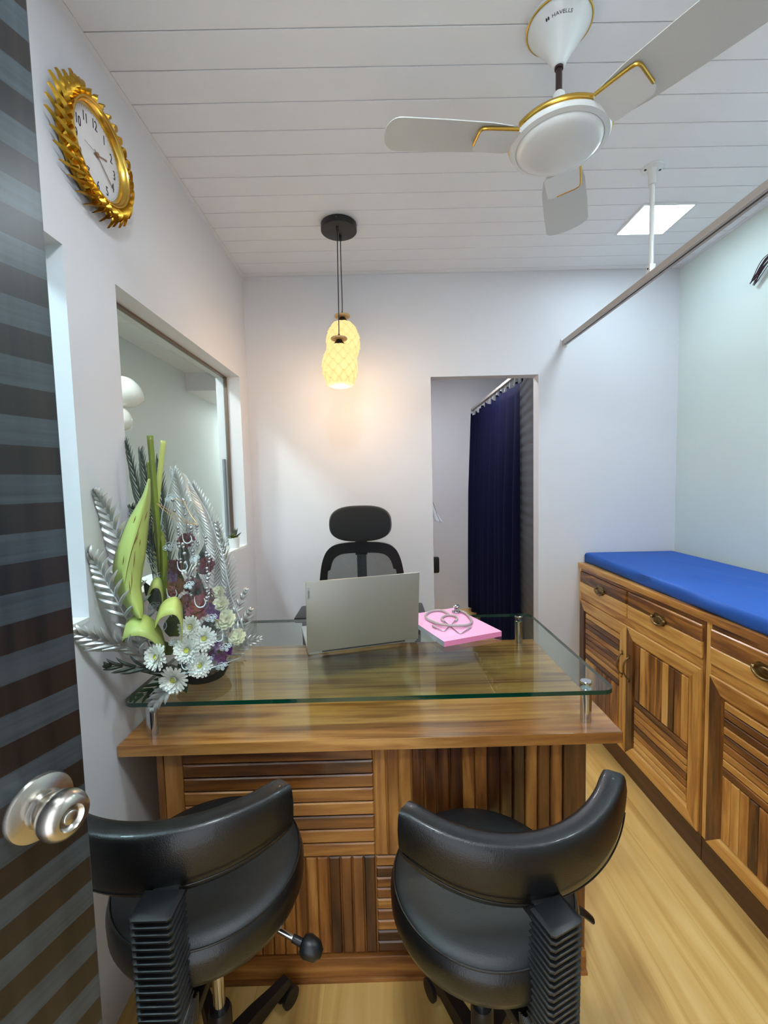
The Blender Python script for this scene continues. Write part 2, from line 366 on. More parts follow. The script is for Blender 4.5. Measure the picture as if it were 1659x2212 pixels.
def solid(o, t, off=0):
    md = o.modifiers.new('thickness', 'SOLIDIFY'); md.thickness = t; md.offset = off
def text_bm(bm, s, size, T, mi=0, depth=.0004, sx=1.0, align='LEFT'):
    cu = bpy.data.curves.new('txt', 'FONT'); cu.body = s; cu.size = size; cu.extrude = depth; cu.align_x = align; cu.resolution_u = 3
    to = bpy.data.objects.new('txt', cu); C.objects.link(to)
    me = bpy.data.meshes.new_from_object(to.evaluated_get(bpy.context.evaluated_depsgraph_get()))
    n0 = len(bm.verts); f0 = len(bm.faces); bm.from_mesh(me); bm.verts.ensure_lookup_table(); bm.faces.ensure_lookup_table()
    vs = bm.verts[n0:]
    for f in bm.faces[f0:]: f.material_index = mi
    bmesh.ops.scale(bm, vec=(sx, 1, 1), verts=vs)
    bmesh.ops.transform(bm, matrix=T, verts=vs)
    bpy.data.objects.remove(to); bpy.data.curves.remove(cu); bpy.data.meshes.remove(me)
    return vs
def copy_tree(o, parent=None):
    c = o.copy(); C.objects.link(c); c.parent = parent
    for ch in o.children: copy_tree(ch, c)
    return c

# ================================================================== SETTING
bm = bmesh.new(); box(bm, -2.1, 1.9, -.6, 7.2, -.05, 0); struct('floor', bm, 'floor', label='light oak laminate plank floor')
# ceiling: planks across the room with open joints, border trims
bm = bmesh.new()
box(bm, -2.1, 1.9, -.6, 7.2, H+.006, H+.05, mi=1)
y = YF+.002; k0 = 1.162
ys = [k0+.1038*i for i in range(-15, 13)]
ys = [v for v in ys if YF < v < YB-.02]
edges = [YF]+ys+[YB]
for a, b in zip(edges, edges[1:]):
    box(bm, XL+.015, XR-.016, a+.0016, b-.0016, H, H+.012, bev=.0015)
box(bm, XL, XL+.0145, YF, YB, H-.001, H+.01); box(bm, XR-.0155, XR, YF, YB, H-.001, H+.01)
struct('ceiling', bm, ['ceiling', 'ceil_gap'], label='white plank ceiling with narrow joints')
bm = bmesh.new()      # ceiling of the neighbouring rooms
for i in range(0, 30):
    a = YF+.2*i
    if a < 4.4: box(bm, -2.0, XL-.12, a+.002, min(a+.198, 4.4), H, H+.012)
box(bm, -2.0, XL-.12, 4.4, 7.1, 2.36, 2.45)
box(bm, -.6, XR, YB+.08, 4.72, H, H+.012)
struct('ceiling_adjoining', bm, 'ceiling', label='white ceiling of the adjoining rooms')

WY0, WY1, WZ0, WZ1 = 1.252, 2.314, 1.075, 1.972
VY0, VY1 = .12, 1.052
XO = XL-.125
bm = bmesh.new()
box(bm, XO, XL, YF, YB+.08, 0, WZ0); box(bm, XO, XL, YF, YB+.08, WZ1, H+.05)
box(bm, XO, XL, YF, VY0, WZ0, WZ1); box(bm, XO, XL, VY1, WY0, WZ0, WZ1); box(bm, XO, XL, WY1, YB+.08, WZ0, WZ1)
struct('wall_left', bm, 'wall', label='white left wall with two recessed glass openings')
JX0, JX1, JZ = .292, .894, 1.981
bm = bmesh.new()
box(bm, XL, JX0, YB, YB+.08, 0, H+.05); box(bm, JX1, XR, YB, YB+.08, 0, H+.05); box(bm, JX0, JX1, YB, YB+.08, JZ, H+.05)
struct('wall_back', bm, 'wall', label='white back wall with an open doorway')
bm = bmesh.new(); box(bm, XR, XR+.1, -.45, 4.8, 0, H+.05); struct('wall_right', bm, 'wall_green', label='pale greenish white right wall')
bm = bmesh.new()
box(bm, .25, XR, YF-.12, YF, 0, H+.05); box(bm, XL, -.66, YF-.12, YF, 0, H+.05); box(bm, -.66, .25, YF-.12, YF, 2.15, H+.05)
struct('wall_front', bm, 'wall', label='white wall with the entrance the camera looks through')
bm = bmesh.new()
box(bm, -2.0, -1.92, YF-.12, 7.1, 0, H+.05, mi=1); box(bm, -2.0, -.73, 7.0, 7.1, 0, H+.05, mi=1); box(bm, -2.0, XO, YF-.12, YF, 0, H+.05)
box(bm, XO, -.7, YB+.08, 7.1, 0, H+.05)
box(bm, -1.92, XO, 4.4, 4.46, 2.36, H)
struct('wall_adjoining_room', bm, ['wall', 'wall_green'], label='pale walls of the room beyond the window')
bm = bmesh.new(); box(bm, -.7, XR, 4.65, 4.75, 0, H+.05); struct('wall_rear_room', bm, 'wall', label='white far wall of the cubicle behind the doorway')

# windows in the left wall: pane, frame, sill
def window(n, y0, y1, lab):
    bm = bmesh.new(); box(bm, XL-.078, XL-.072, y0+.001, y1-.001, WZ0+.013, WZ1-.001)
    g = struct('window_%d' % n, bm, 'winglass', label=lab)
    bm = bmesh.new(); t = .008
    for a in ((y0+.001, y0+t, WZ0+.013, WZ1-.001), (y1-t, y1-.001, WZ0+.013, WZ1-.001), (y0+t, y1-t, WZ1-t, WZ1-.001)):
        box(bm, XL-.084, XL-.066, *a)
    obj('window_frame', bm, 'bronze', g)
    bm = bmesh.new(); box(bm, XO+.002, XL+.0005, y0+.001, y1-.001, WZ0, WZ0+.012, bev=.001)
    obj('window_sill', bm, 'sill', g)
    return g
wdw = window(1, WY0, WY1, 'glass panel over a white sill between desk and back wall')
bm = bmesh.new(); box(bm, XL-.100, XL-.088, WY1-.035, WY1-.008, WZ0+.013, 1.545, bev=.004)
obj('aluminium_strip', bm, 'alu', wdw)
window(2, VY0, VY1, 'glass panel nearest the dark door')

# ------------------------------------------------------------------ open door at the left
DE = Vector((-.390, .534, 0)); dd = Vector((-.3479, -.9375, 0)).normalized(); dn = Vector((-dd.y, dd.x, 0))*1.0
dn = Vector((.9375, -.3479, 0)).normalized()            # room side normal, towards the camera
TD = frame_T(DE, dd, -dn, Vector((0, 0, 1)))            # local: x away from free edge, y into the leaf, z up
door = bpy.data.objects.new('door_1', None); C.objects.link(door); door.matrix_world = TD
door['kind'] = 'structure'; door['label'] = 'dark striped laminate door standing open'; door['category'] = 'door'
bm = bmesh.new(); box(bm, .0012, .8, 0, .036, .004, 2.1, mi=0); box(bm, 0, .0014, .0008, .0352, .004, 2.1, mi=1)
obj('door_leaf', bm, ['door', 'door_edge'], door)
KT = Matrix.Translation((.0536, 0, 1.032)) @ Matrix.Rotation(R(90), 4, 'X')   # lathe z -> -y (out of the leaf)
bm = bmesh.new()
lathe(bm, [(.0375, 0), (.0375, .002), (.036, .005), (.031, .0075), (.021, .010), (.0195, .016), (.017, .017)], 48, T=KT)
kn = obj('door_rosette', bm, 'brushed', door, smooth=35)
bm = bmesh.new()
lathe(bm, [(.0125, .010), (.0125, .021), (.019, .023), (.0245, .030), (.0265, .038), (.026, .045), (.0235, .051), (.0185, .0545), (.014, .0555), (.0125, .053), (.0085, .050), (.0078, .0535), (.0065, .0545), (0.0005, .0545)], 48, T=KT)
obj('door_knob', bm, 'brushed', door, smooth=50)
bm = bmesh.new(); box(bm, -.0016, .0, .008, .028, 1.00, 1.07, bev=.0004); obj('latch_plate', bm, 'brushed', door)

# door of the rear cubicle, folded back beyond the doorway
d2 = bpy.data.objects.new('door_2', None); C.objects.link(d2); d2['kind'] = 'structure'; d2['label'] = 'dark laminate door open beyond the doorway'; d2['category'] = 'door'
v = Vector((.10, .60, 0)).normalized(); d2.matrix_world = frame_T(Vector((.905, 2.545, 0)), v, Vector((-v.y, v.x, 0)), Vector((0, 0, 1)))
bm = bmesh.new(); box(bm, 0, .595, -.036, 0, .005, 2.06, mi=0); box(bm, .595, .60, -.036, 0, .005, 2.06, mi=1)
obj('door_leaf', bm, ['door', 'jamb_pink'], d2)

# ================================================================== CABINETS under the examination counter
def slat_box(bm, O, U, V, Nn, u0, u1, v0, v1, h, ch, mi, base=0.0):
    """one chamfered strip on a panel"""
    c = ch
    def p(u, v_, n): return O+U*u+V*v_+Nn*n
    lo = [p(u0, v0, base), p(u1, v0, base), p(u1, v1, base), p(u0, v1, base)]
    hi0 = [p(u0, v0, base+h-c), p(u1, v0, base+h-c), p(u1, v1, base+h-c), p(u0, v1, base+h-c)]
    hi = [p(u0+c, v0+c, base+h), p(u1-c, v0+c, base+h), p(u1-c, v1-c, base+h), p(u0+c, v1-c, base+h)]
    R3 = [[bm.verts.new(q) for q in r_] for r_ in (lo, hi0, hi)]
    for a, b in zip(R3, R3[1:]):
        for k in range(4): bm.faces.new((a[k], a[(k+1) % 4], b[(k+1) % 4], b[k])).material_index = mi
    bm.faces.new(R3[-1]).material_index = mi; bm.faces.new(R3[0][::-1]).material_index = mi
def slats(bm, O, U, V, Nn, u0, u1, v0, v1, n, along, h, ch, mi, gap=.0012, base=0.0):
    for k in range(n):
        if along == 'u': a = v0+(v1-v0)*k/n; b = v0+(v1-v0)*(k+1)/n; slat_box(bm, O, U, V, Nn, u0, u1, a+gap, b-gap, h, ch, mi, base)
        else: a = u0+(u1-u0)*k/n; b = u0+(u1-u0)*(k+1)/n; slat_box(bm, O, U, V, Nn, a+gap, b-gap, v0, v1, h, ch, mi, base)

CX, CF0 = 1.121, 1.141
def mitre_frame(bm, O, U, V, Nn, u0, u1, v0, v1, wd, h, mih, miv, ch=.006):
    """picture-frame moulding with mitred corners sloping inward"""
    def q(u, v_, n): return O+U*u+V*v_+Nn*n
    rings = []
    for ins, ht in ((0, 0), (0, h-.003), (.003, h), (wd-.010, h), (wd, h-ch-.002), (wd, 0)):
        rings.append([(u0+ins, v0+ins, ht), (u1-ins, v0+ins, ht), (u1-ins, v1-ins, ht), (u0+ins, v1-ins, ht)])
    for s in range(4):
        mi = mih if s in (0, 2) else miv
        A = [bm.verts.new(q(*r_[s])) for r_ in rings]; B = [bm.verts.new(q(*r_[(s+1) % 4])) for r_ in rings]
        for i in range(len(A)-1): bm.faces.new((A[i], B[i], B[i+1], A[i+1])).material_index = mi
        bm.faces.new(A[::-1]).material_index = mi; bm.faces.new(B).material_index = mi
        bm.faces.new((A[-1], B[-1], B[0], A[0])).material_index = mi
def cabinet_door(root, y0, y1, z0, z1, pattern, handle_y):
    """local frame: U = -Y direction (left to right as one faces it), N = -X"""
    bm = bmesh.new(); O = Vector((CF0, y1, z0)); U = Vector((0, -1, 0)); V = Vector((0, 0, 1)); Nn = Vector((-1, 0, 0)); wdt = y1-y0; ht = z1-z0
    slat_box(bm, O, U, V, Nn, .05, wdt-.05, .05, ht-.05, .008, .001, 1, 0)
    mitre_frame(bm, O, U, V, Nn, 0, wdt, 0, ht, .062, .020, 0, 1)
    a, b = .064, wdt-.064; c, d = .064, ht-.064; mid = c+(d-c)*.47
    if pattern == 'H_over_V':
        slats(bm, O, U, V, Nn, a, b, mid+.001, d, 9, 'u', .009, .003, 0, base=.008); slats(bm, O, U, V, Nn, a, b, c, mid-.001, 9, 'v', .009, .003, 1, base=.008)
    else:
        slats(bm, O, U, V, Nn, a, b, mid+.001, d, 9, 'v', .009, .003, 1, base=.008); slats(bm, O, U, V, Nn, a, b, c, mid-.001, 8, 'u', .009, .003, 0, base=.008)
    dr = obj('cabinet_door', bm, ['teakY', 'teakZ'], root)
    bm = bmesh.new(); X = CF0-.020; zc = z0+.42
    tube(bm, spline([(X, handle_y, zc-.05), (X-.012, handle_y, zc-.044), (X-.024, handle_y, zc-.02), (X-.026, handle_y, zc), (X-.024, handle_y, zc+.02), (X-.012, handle_y, zc+.044), (X, handle_y, zc+.05)], 5), [.0028+.0014*abs(sin(i*pi/30)) for i in range(31)], 8)
    for s in (-1, 1):
        lathe(bm, [(.007, 0), (.007, .002), (.004, .004)], 12, T=frame_T(Vector((X, handle_y, zc+s*.05)), Vector((0, 1, 0)), Vector((0, 0, 1)), Vector((-1, 0, 0))) @ Matrix.Rotation(0, 4, 'X'))
        sphere(bm, (X-.004, handle_y, zc+s*.062), .0042, seg=8, rings=6)
    obj('handle', bm, 'brass', dr, smooth=50)
    return dr
def drawer(root, y0, y1, z0, z1):
    bm = bmesh.new(); O = Vector((CF0, y1, z0)); U = Vector((0, -1, 0)); V = Vector((0, 0, 1)); Nn = Vector((-1, 0, 0)); wdt = y1-y0; ht = z1-z0
    slat_box(bm, O, U, V, Nn, 0, wdt, ht*.5+.0005, ht, .020, .0035, 0); slat_box(bm, O, U, V, Nn, 0, wdt, 0, ht*.5-.0005, .020, .0035, 0)
    dw = obj('drawer', bm, ['teakY'], root)
    # pierced oval plate with a drop bail
    bm = bmesh.new(); yc, zc, X = (y0+y1)/2, z0+ht*.56, CF0-.0202
    out = []
    for k in range(48):
        a = 2*pi*k/48; rr = 1+.10*cos(6*a)
        out.append((.047*cos(a)*rr, .023*sin(a)*rr))
    T = frame_T(Vector((X, yc, zc)), Vector((0, -1, 0)), Vector((0, 0, 1)), Vector((-1, 0, 0)))
    prism(bm, out, 0, .0022, T=T)
    lathe(bm, [(.017, .002), (.015, .004), (.007, .0045), (.001, .0035)], 20, T=T @ Matrix.Diagonal((1.5, .7, 1, 1)))
    for s in (-1, 1): sphere(bm, T @ Vector((s*.038, .002, .008)), .0062, seg=10, rings=8)
    bp = [T @ Vector((.038*cos(a), .002+.024*sin(a)*(1 if sin(a) < 0 else .2), .012)) for a in [pi+pi*i/14 for i in range(15)]]
    tube(bm, bp, [.0028+.0022*sin(pi*i/14) for i in range(15)], 8)
    obj('handle', bm, 'brass', dw, smooth=50)
    return dw
def cabinet(y0, ym, y1, pats, label):
    root = thing('wooden_cabinet', label, 'cabinet', group='teak cabinets along the right wall')
    bm = bmesh.new()
    X1 = XR-.004
    e = .0015
    # carcass: sides, back, shelf and face frame rails
    box(bm, CF0+.0202, X1, y1-.018-e, y1-e, .0, .889, mi=1); box(bm, CF0+.0202, X1, y0+e, y0+.018, .0, .889, mi=1)
    box(bm, X1-.006, X1, y0+.018, y1-.02, .095, .889, mi=1); box(bm, CF0+.02, X1-.006, y0+.018, y1-.02, .095, .11, mi=0)
    box(bm, CF0-.0115, CF0+.0195, y0+.0122, y1-.0242, .7135, .7465, mi=0)                # rail between drawers and doors
    box(bm, CF0-.0115, CF0+.0195, y0+.0122, y1-.0242, .8735, .889, mi=0)
    box(bm, CF0-.012, CF0+.02, y1-.024, y1-e, .098, .889, mi=1); box(bm, CF0-.012, CF0+.02, y0+e, y0+.012, .098, .889, mi=1)
    box(bm, CF0-.008, CF0+.0192, ym-.006, ym+.006, .7467, .8733, mi=1)
    box(bm, CF0+.004, CF0+.019, y0+.0125, y1-.0245, .098, .7133, mi=2); box(bm, CF0+.004, CF0+.019, y0+.0125, ym-.0065, .7467, .8733, mi=2); box(bm, CF0+.004, CF0+.019, ym+.0065, y1-.0245, .7467, .8733, mi=2)
    obj('carcass', bm, ['teakY', 'teakZ', 'gap'], root)
    bm = bmesh.new(); box(bm, CF0-.010, CF0+.006, y0+e, y1-e, 0, .096, bev=.001); obj('plinth', bm, 'plinth', root)
    for (a, b), pt, side in (((ym+.001, y1-.026), pats[0], 'R'), ((y0+.014, ym-.001), pats[1], 'L')):
        cabinet_door(root, a, b, .099, .711, pt, (a+.026) if side == 'R' else (b-.026))
    for a, b in ((ym+.008, y1-.026), (y0+.014, ym-.008)): drawer(root, a, b, .749, .871)
    return root
cabinet(1.4735, 1.953, YB-.002, ('H_over_V', 'V_over_H'), 'teak cabinet of slatted doors and drawers against the back wall')
cabinet(.50, 1.0, 1.4725, ('H_over_V', 'V_over_H'), 'nearer teak cabinet with slatted doors, cut by the right edge')
bm = bmesh.new(); box(bm, CX, XR-.002, .48, YB-.001, .8895, .9175, bev=.003)
tag(obj('countertop', bm, 'teakY'), 'teak worktop over the cabinets, under the blue mattress', 'worktop')

# blue mattress
def mattress():
    bm = bmesh.new(); nx, ny = 50, 90; x0, x1, y0, y1 = 0, .50, 0, 1.86; rz = random.Random(4)
    def top(u, v_):
        x, y_ = u*x1, v_*y1
        wv = .0022*sin(7*x+11*y_)*sin(5*y_) + .0042*math.exp(-((x-.20-.26*(y_-1.0)-.05*sin(9*y_))**2)/.0007)*math.exp(-((y_-1.15)/.3)**2) + .0036*math.exp(-((x-.36+.25*(y_-1.0))**2)/.0006)*math.exp(-((y_-1.0)/.35)**2) + .003*math.exp(-((x-.30-.1*sin(6*y_))**2)/.0005)*math.exp(-((y_-1.4)/.2)**2)
        return .056+wv
    prof = []
    rows = []
    for j in range(ny+1):
        v_ = j/ny; row = []; y_ = v_*y1
        sag = .010*math.exp(-((v_-.25)/.25)**2)       # cover hangs a little lower at the near part
        bulge = .004*sin(9*y_)+.003*sin(23*y_)
        row += [(.006, y_, .0005), (-.001-bulge*.4, y_, .012), (-.002-bulge, y_, .035), (.001, y_, .050), (.008, y_, .0555)]
        for i in range(1, nx): row.append((.008+(x1-.016)*i/nx, y_, top(i/nx, v_)))
        row += [(x1-.008, y_, .0555), (x1, y_, .048), (x1, y_, .01), (x1-.006, y_, .0005)]
        if j in (0, ny):
            d = .012 if j == 0 else -.012
            row = [(a, b_, c_) for a, b_, c_ in row]
        rows.append(row)
    # soft ends
    def endrow(row, dy, s): return [(a, b_+dy, max(.0005, .0005+(c_-.0005)*s)) for a, b_, c_ in row]
    rows = [endrow(rows[0], -.008, .02), endrow(rows[0], -.008, .85)]+rows+[endrow(rows[-1], .008, .85), endrow(rows[-1], .008, .02)]
    G = grid_surf(bm, rows, closed=True)
    bm.faces.new(G[0]); bm.faces.new(G[-1][::-1])
    bmesh.ops.recalc_face_normals(bm, faces=bm.faces)
    o = obj('mattress', bm, 'mattress', smooth=60); o.location = (1.113, .575, .918); o.rotation_euler = (0, 0, -R(1.35))
    return tag(o, 'blue covered mattress lying on the teak worktop', 'mattress')
mattress()

# ================================================================== DESK
DX0, DX1, DY0, DY1 = -.724, .637, 1.119, 1.815
desk = thing('reception_desk', 'teak desk with parquet front and raised glass top', 'desk', (0, 0, 0))
bm = bmesh.new(); box(bm, DX0, DX1, DY0+.0012, DY1, .681, .712, bev=.0008); box(bm, DX0, DX1, DY0, DY0+.0012, .681, .7115, mi=1); box(bm, DX1, DX1+.0012, DY0, DY1, .681, .7115, mi=1); obj('desktop', bm, ['desk_top', 'walnutX'], desk)
PX0, PX1, PY = -.632, .547, 1.137
bm2 = bmesh.new(); box(bm2, PX0, PX0+.018, PY+.012, 1.77, 0, .6808); obj('side_panel', bm2, 'walnutZ', desk)
bm2 = bmesh.new(); box(bm2, PX1-.018, PX1, PY+.012, 1.77, 0, .6808); obj('side_panel', bm2, 'walnutZ', desk)
bm = bmesh.new(); O = Vector((0, PY+.012, 0)); U = Vector((1, 0, 0)); V = Vector((0, 0, 1)); Nn = Vector((0, -1, 0))
box(bm, PX0+.018, PX1-.018, PY+.012, PY+.03, .0, .6808, mi=1)
slat_box(bm, O, U, V, Nn, PX0, PX0+.017, .07, .6808, .013, .001, 1); slat_box(bm, O, U, V, Nn, PX0+.0175, PX0+.068, .07, .6808, .010, .002, 1)
slat_box(bm, O, U, V, Nn, PX1-.062, PX1, .07, .6808, .013, .002, 1)
SXM, SZM = -.040, .362
a0, a1 = PX0+.069, PX1-.063
slats(bm, O, U, V, Nn, a0, SXM-.001, SZM, .6808, 8, 'u', .012, .0035, 0); slats(bm, O, U, V, Nn, a0, SXM-.001, .072, SZM-.001, 16, 'v', .012, .0035, 1)
slats(bm, O, U, V, Nn, SXM+.001, a1, SZM, .6808, 15, 'v', .012, .0035, 1); slats(bm, O, U, V, Nn, SXM+.001, a1, .072, SZM-.001, 9, 'u', .012, .0035, 0)
obj('front_panel', bm, ['walnutX', 'walnutZ'], desk)
bm = bmesh.new(); box(bm, PX0, PX1, PY-.010, PY+.012, .012, .070, bev=.002); box(bm, PX0-.002, PX1+.002, PY-.016, PY+.014, 0, .012, bev=.001); obj('plinth', bm, 'walnutX', desk)
# glass top with rounded corners
def rrect(x0, x1, y0, y1, r, n=8):
    out = []
    for cx, cy, a0_ in ((x1-r, y0+r, -90), (x1-r, y1-r, 0), (x0+r, y1-r, 90), (x0+r, y0+r, 180)):
        for k in range(n+1): a = R(a0_+90*k/n); out.append((cx+r*cos(a), cy+r*sin(a)))
    return out
GZ0, GZ1 = .808, .820
GX0, GX1, GY0, GY1 = -.722, .632, 1.138, 1.832
bm = bmesh.new(); o_ = rrect(GX0, GX1, GY0, GY1, .035); n_ = len(o_)
prism(bm, o_, GZ0, GZ1, mi=0, side=1); obj('glass_top', bm, ['glass', 'glass_edge'], desk, smooth=20)
for x, y_ in ((.566, 1.181), (-.658, 1.174), (.566, 1.779), (-.655, 1.772)):
    bm = bmesh.new(); lathe(bm, [(.0152, .7122), (.0152, .8065), (.0140, .8078)], 28, T=Matrix.Translation((x, y_, 0)), cap0=True)
    st = obj('standoff', bm, 'chrome', desk, smooth=35)
    bm = bmesh.new(); lathe(bm, [(.0148, .8202), (.0152, .8212), (.0152, .8268), (.0138, .8285), (.001, .8285)], 28, T=Matrix.Translation((x, y_, 0)))
    obj('standoff_cap', bm, 'chrome', st, smooth=35)

# ================================================================== LAPTOP
La, Lb = Vector((-.2630, 1.428, .8215)), Vector((.1215, 1.5345, .8215))
ux = (Lb-La); LW = ux.length; ux.normalize(); uz = Vector((0, 0, 1)); uy = uz.cross(ux)
lap = thing('laptop', 'grey open laptop standing on the glass, lid towards the visitors', 'laptop')
lap.matrix_world = frame_T(La, ux, uy, uz)
bm = bmesh.new(); box(bm, .004, LW-.004, .004, .27, 0.0006, .016, bev=.003); obj('keyboard_base', bm, 'badge', lap, smooth=30)
bm = bmesh.new(); box(bm, .02, LW-.02, .03, .14, .0162, .0172); obj('keyboard', bm, 'laptop_dark', lap)
lt = R(-6.5); TL = Matrix.Translation((0, .004, .010)) @ Matrix.Rotation(-lt, 4, 'X')   # top leans to the visitors
bm = bmesh.new(); box(bm, 0, LW, -.006, .0, 0, .252, bev=.0028, T=TL); lid = obj('lid', bm, 'laptop', lap, smooth=30)
bm = bmesh.new(); box(bm, .004, LW-.004, .0002, .0012, .006, .247, T=TL); obj('screen', bm, 'laptop_dark', lid)
bm = bmesh.new(); box(bm, .05, LW-.05, -.002, .010, .006, .017, bev=.002); obj('hinge', bm, 'laptop_dark', lap)
bm = bmesh.new(); box(bm, .004, .0135, -.0066, -.0059, .190, .232, bev=.0002, T=TL)
bd = obj('badge', bm, 'badge', lid)
bm = bmesh.new()
text_bm(bm, 'Lenovo', .0095, TL @ Matrix.Translation((.0118, -.0067, .1935)) @ frame_T(Vector((0, 0, 0)), Vector((0, 0, 1)), Vector((-1, 0, 0)), Vector((0, -1, 0))), depth=.0002)
obj('badge_lettering', bm, 'ink', bd)

# pink pad and stethoscope
pz = .8203
A_ = atz(959.5, 1386, .8395); B_ = atz(1083.5, 1363.5, .8395)
u = (B_-A_).normalized(); vv = Vector((-u.y, u.x, 0))
# shear free rectangle with the long side away from the visitors
pad = thing('pink_notepad', 'thick pink pad under the stethoscope on the glass top', 'notepad')
pw, pl = (B_-A_).length, .335
pad.matrix_world = frame_T(Vector((A_.x, A_.y, pz)), (u*.98+vv*(-.0)).normalized(), vv, Vector((0, 0, 1)))
bm = bmesh.new(); box(bm, 0, pw, 0, pl, 0, .0185, mi=1)
for f in bm.faces:
    c_ = f.calc_center_median()
    if c_.x < .001: f.material_index = 2
obj('page_block', bm, ['pink', 'pink_side', 'paper'], pad)
bm = bmesh.new(); box(bm, -.0005, pw+.0005, -.0005, pl+.0005, .0186, .0192, bev=.0002); obj('cover', bm, 'pink', pad)

st = thing('stethoscope', 'grey stethoscope coiled on the pink pad', 'stethoscope')
SZ = pz+.0192+.0052
def sp(px, py, dz=0): p = atz(px, py, SZ+dz); return (p.x, p.y, p.z)
def f6(x, y_): return (900+x*210/1659, 1280+y_*140/1106)
tubes = [f6(*p)+(dz,) for p, dz in (((740, 315), .002), ((830, 350), .001), ((910, 430), 0), ((940, 500), 0), ((880, 550), .001), ((740, 565), .004), ((560, 560), .006), ((400, 540), .004), ((280, 500), .001), ((180, 450), 0), ((155, 390), 0), ((220, 330), 0), ((340, 305), 0), ((450, 315), 0), ((530, 360), 0), ((545, 385), 0))]
bm = bmesh.new(); tube(bm, spline([sp(x, y_, d) for x, y_, d in tubes], 7), .0050, 10); obj('tubing', bm, 'steth', st, smooth=60)
bm = bmesh.new()
tube(bm, spline([sp(*f6(545, 385)), sp(*f6(480, 400)), sp(*f6(430, 430)), sp(*f6(440, 470)), sp(*f6(475, 495))], 6), .0042, 10)
tube(bm, spline([sp(*f6(545, 385)), sp(*f6(620, 395)), sp(*f6(680, 420)), sp(*f6(690, 455)), sp(*f6(655, 485))], 6), .0042, 10)
tube(bm, [sp(*f6(190, 460)), sp(*f6(240, 478)), sp(*f6(300, 505))], [.0048, .0050, .0048], 10)
obj('yoke', bm, 'steth', st, smooth=60)
bm = bmesh.new()
tube(bm, spline([sp(*f6(475, 490), -.001), sp(*f6(560, 560), -.002), sp(*f6(640, 630), -.003), sp(*f6(720, 690), -.003), sp(*f6(780, 685), -.002), sp(*f6(860, 635), -.001)], 6), .0018, 8)
tube(bm, spline([sp(*f6(655, 480), -.001), sp(*f6(600, 540), -.002), sp(*f6(540, 590), -.003), sp(*f6(480, 650), -.003), sp(*f6(420, 640), -.002), sp(*f6(350, 605), -.001)], 6), .0018, 8)
obj('binaural_tubes', bm, 'chrome', st, smooth=60)
bm = bmesh.new()
tube(bm, [sp(*f6(850, 640)), sp(*f6(880, 610)), sp(*f6(915, 585)), sp(*f6(935, 575))], [.002, .0044, .0048, .002], 10)
obj('ear_tip', bm, 'steth', st, smooth=60)
bm = bmesh.new()
tube(bm, [sp(*f6(355, 608)), sp(*f6(320, 590)), sp(*f6(285, 570)), sp(*f6(265, 560))], [.002, .0046, .0052, .002], 10)
obj('ear_tip', bm, 'steth', st, smooth=60)
bm = bmesh.new(); hp = Vector(sp(*f6(670, 318)))
lathe(bm, [(.017, -.0048), (.0175, -.002), (.016, .001), (.007, .004), (.006, .012), (.010, .016), (.0155, .019), (.0158, .0225), (.012, .026), (.001, .0275)], 28, T=Matrix.Translation((hp.x, hp.y, hp.z)))
tube(bm, [(hp.x, hp.y, hp.z+.006), (hp.x+.012, hp.y-.001, hp.z+.005), sp(*f6(745, 318), .003)], .0034, 8)
obj('chest_piece', bm, 'chrome', st, smooth=40)

# ================================================================== CEILING FAN
FX, FY = .474, 1.156
fan = thing('ceiling_fan', 'white three blade ceiling fan with gold trim', 'fan', (FX, FY, 0))
bm = bmesh.new()
lathe(bm, [(.0125, 2.432), (.0155, 2.434), (.0185, 2.442), (.030, 2.461), (.050, 2.489), (.064, 2.508), (.0735, 2.521), (.0765, 2.5275), (.0765, 2.5385)], 48)
can = obj('canopy', bm, 'white_plastic', fan, smooth=40)
bm = bmesh.new(); tube(bm, [(.0772*cos(2*pi*k/64), .0772*sin(2*pi*k/64), 2.5262) for k in range(64)], .0024, 8, closed=True); obj('gold_ring', bm, 'gold', can, smooth=60)
# brand lettering wrapped on the cone
bm = bmesh.new()
def on_cone(t_deg, z, lift=.0006):
    r = .030+(z-2.461)/(2.521-2.461)*(.0735-.030)*1.0
    rs = [(2.461, .030), (2.489, .050), (2.508, .064), (2.521, .0735)]
    for (za, ra), (zb, rb) in zip(rs, rs[1:]):
        if za <= z <= zb: r = ra+(rb-ra)*(z-za)/(zb-za)
    return Vector(((r+lift)*cos(R(t_deg)), (r+lift)*sin(R(t_deg)), z+lift*.3))
vs = text_bm(bm, 'HAVELLS', .0105, Matrix.Identity(4), depth=.0001)
sphere_ = None
ic = [(-.011, 0, 0), ]
for k in range(2):      # little two lobed mark in front of the word
    prism(bm, [(-.0105+.0042*k+.0018*cos(a), .0038+.0038*sin(a)) for a in [2*pi*i/14 for i in range(14)]], -.0001, .0001)
for v_ in bm.verts:
    v_.co = on_cone(-128+v_.co.x/.052*180/pi, 2.5005+v_.co.y*.70, .0006+v_.co.z)
obj('lettering', bm, 'ink', can)
bm = bmesh.new(); lathe(bm, [(.0078, 2.355), (.0078, 2.438)], 20); lathe(bm, [(.0105, 2.426), (.0105, 2.433)], 20); obj('down_rod', bm, 'brown_metal', fan, smooth=40)
bm = bmesh.new()
lathe(bm, [(.010, 2.372), (.0145, 2.366), (.0165, 2.350), (.025, 2.336), (.045, 2.316), (.070, 2.292), (.090, 2.277), (.1, 2.268), (.113, 2.264)], 56)
obj('motor_cover', bm, 'white_plastic', fan, smooth=40)
bm = bmesh.new()
lathe(bm, [(.112, 2.266), (.119, 2.262), (.1205, 2.252), (.117, 2.246), (.106, 2.2425), (.104, 2.244)], 64, cap0=True, cap1=False)
hub = obj('hub', bm, 'white_plastic', fan, smooth=40)
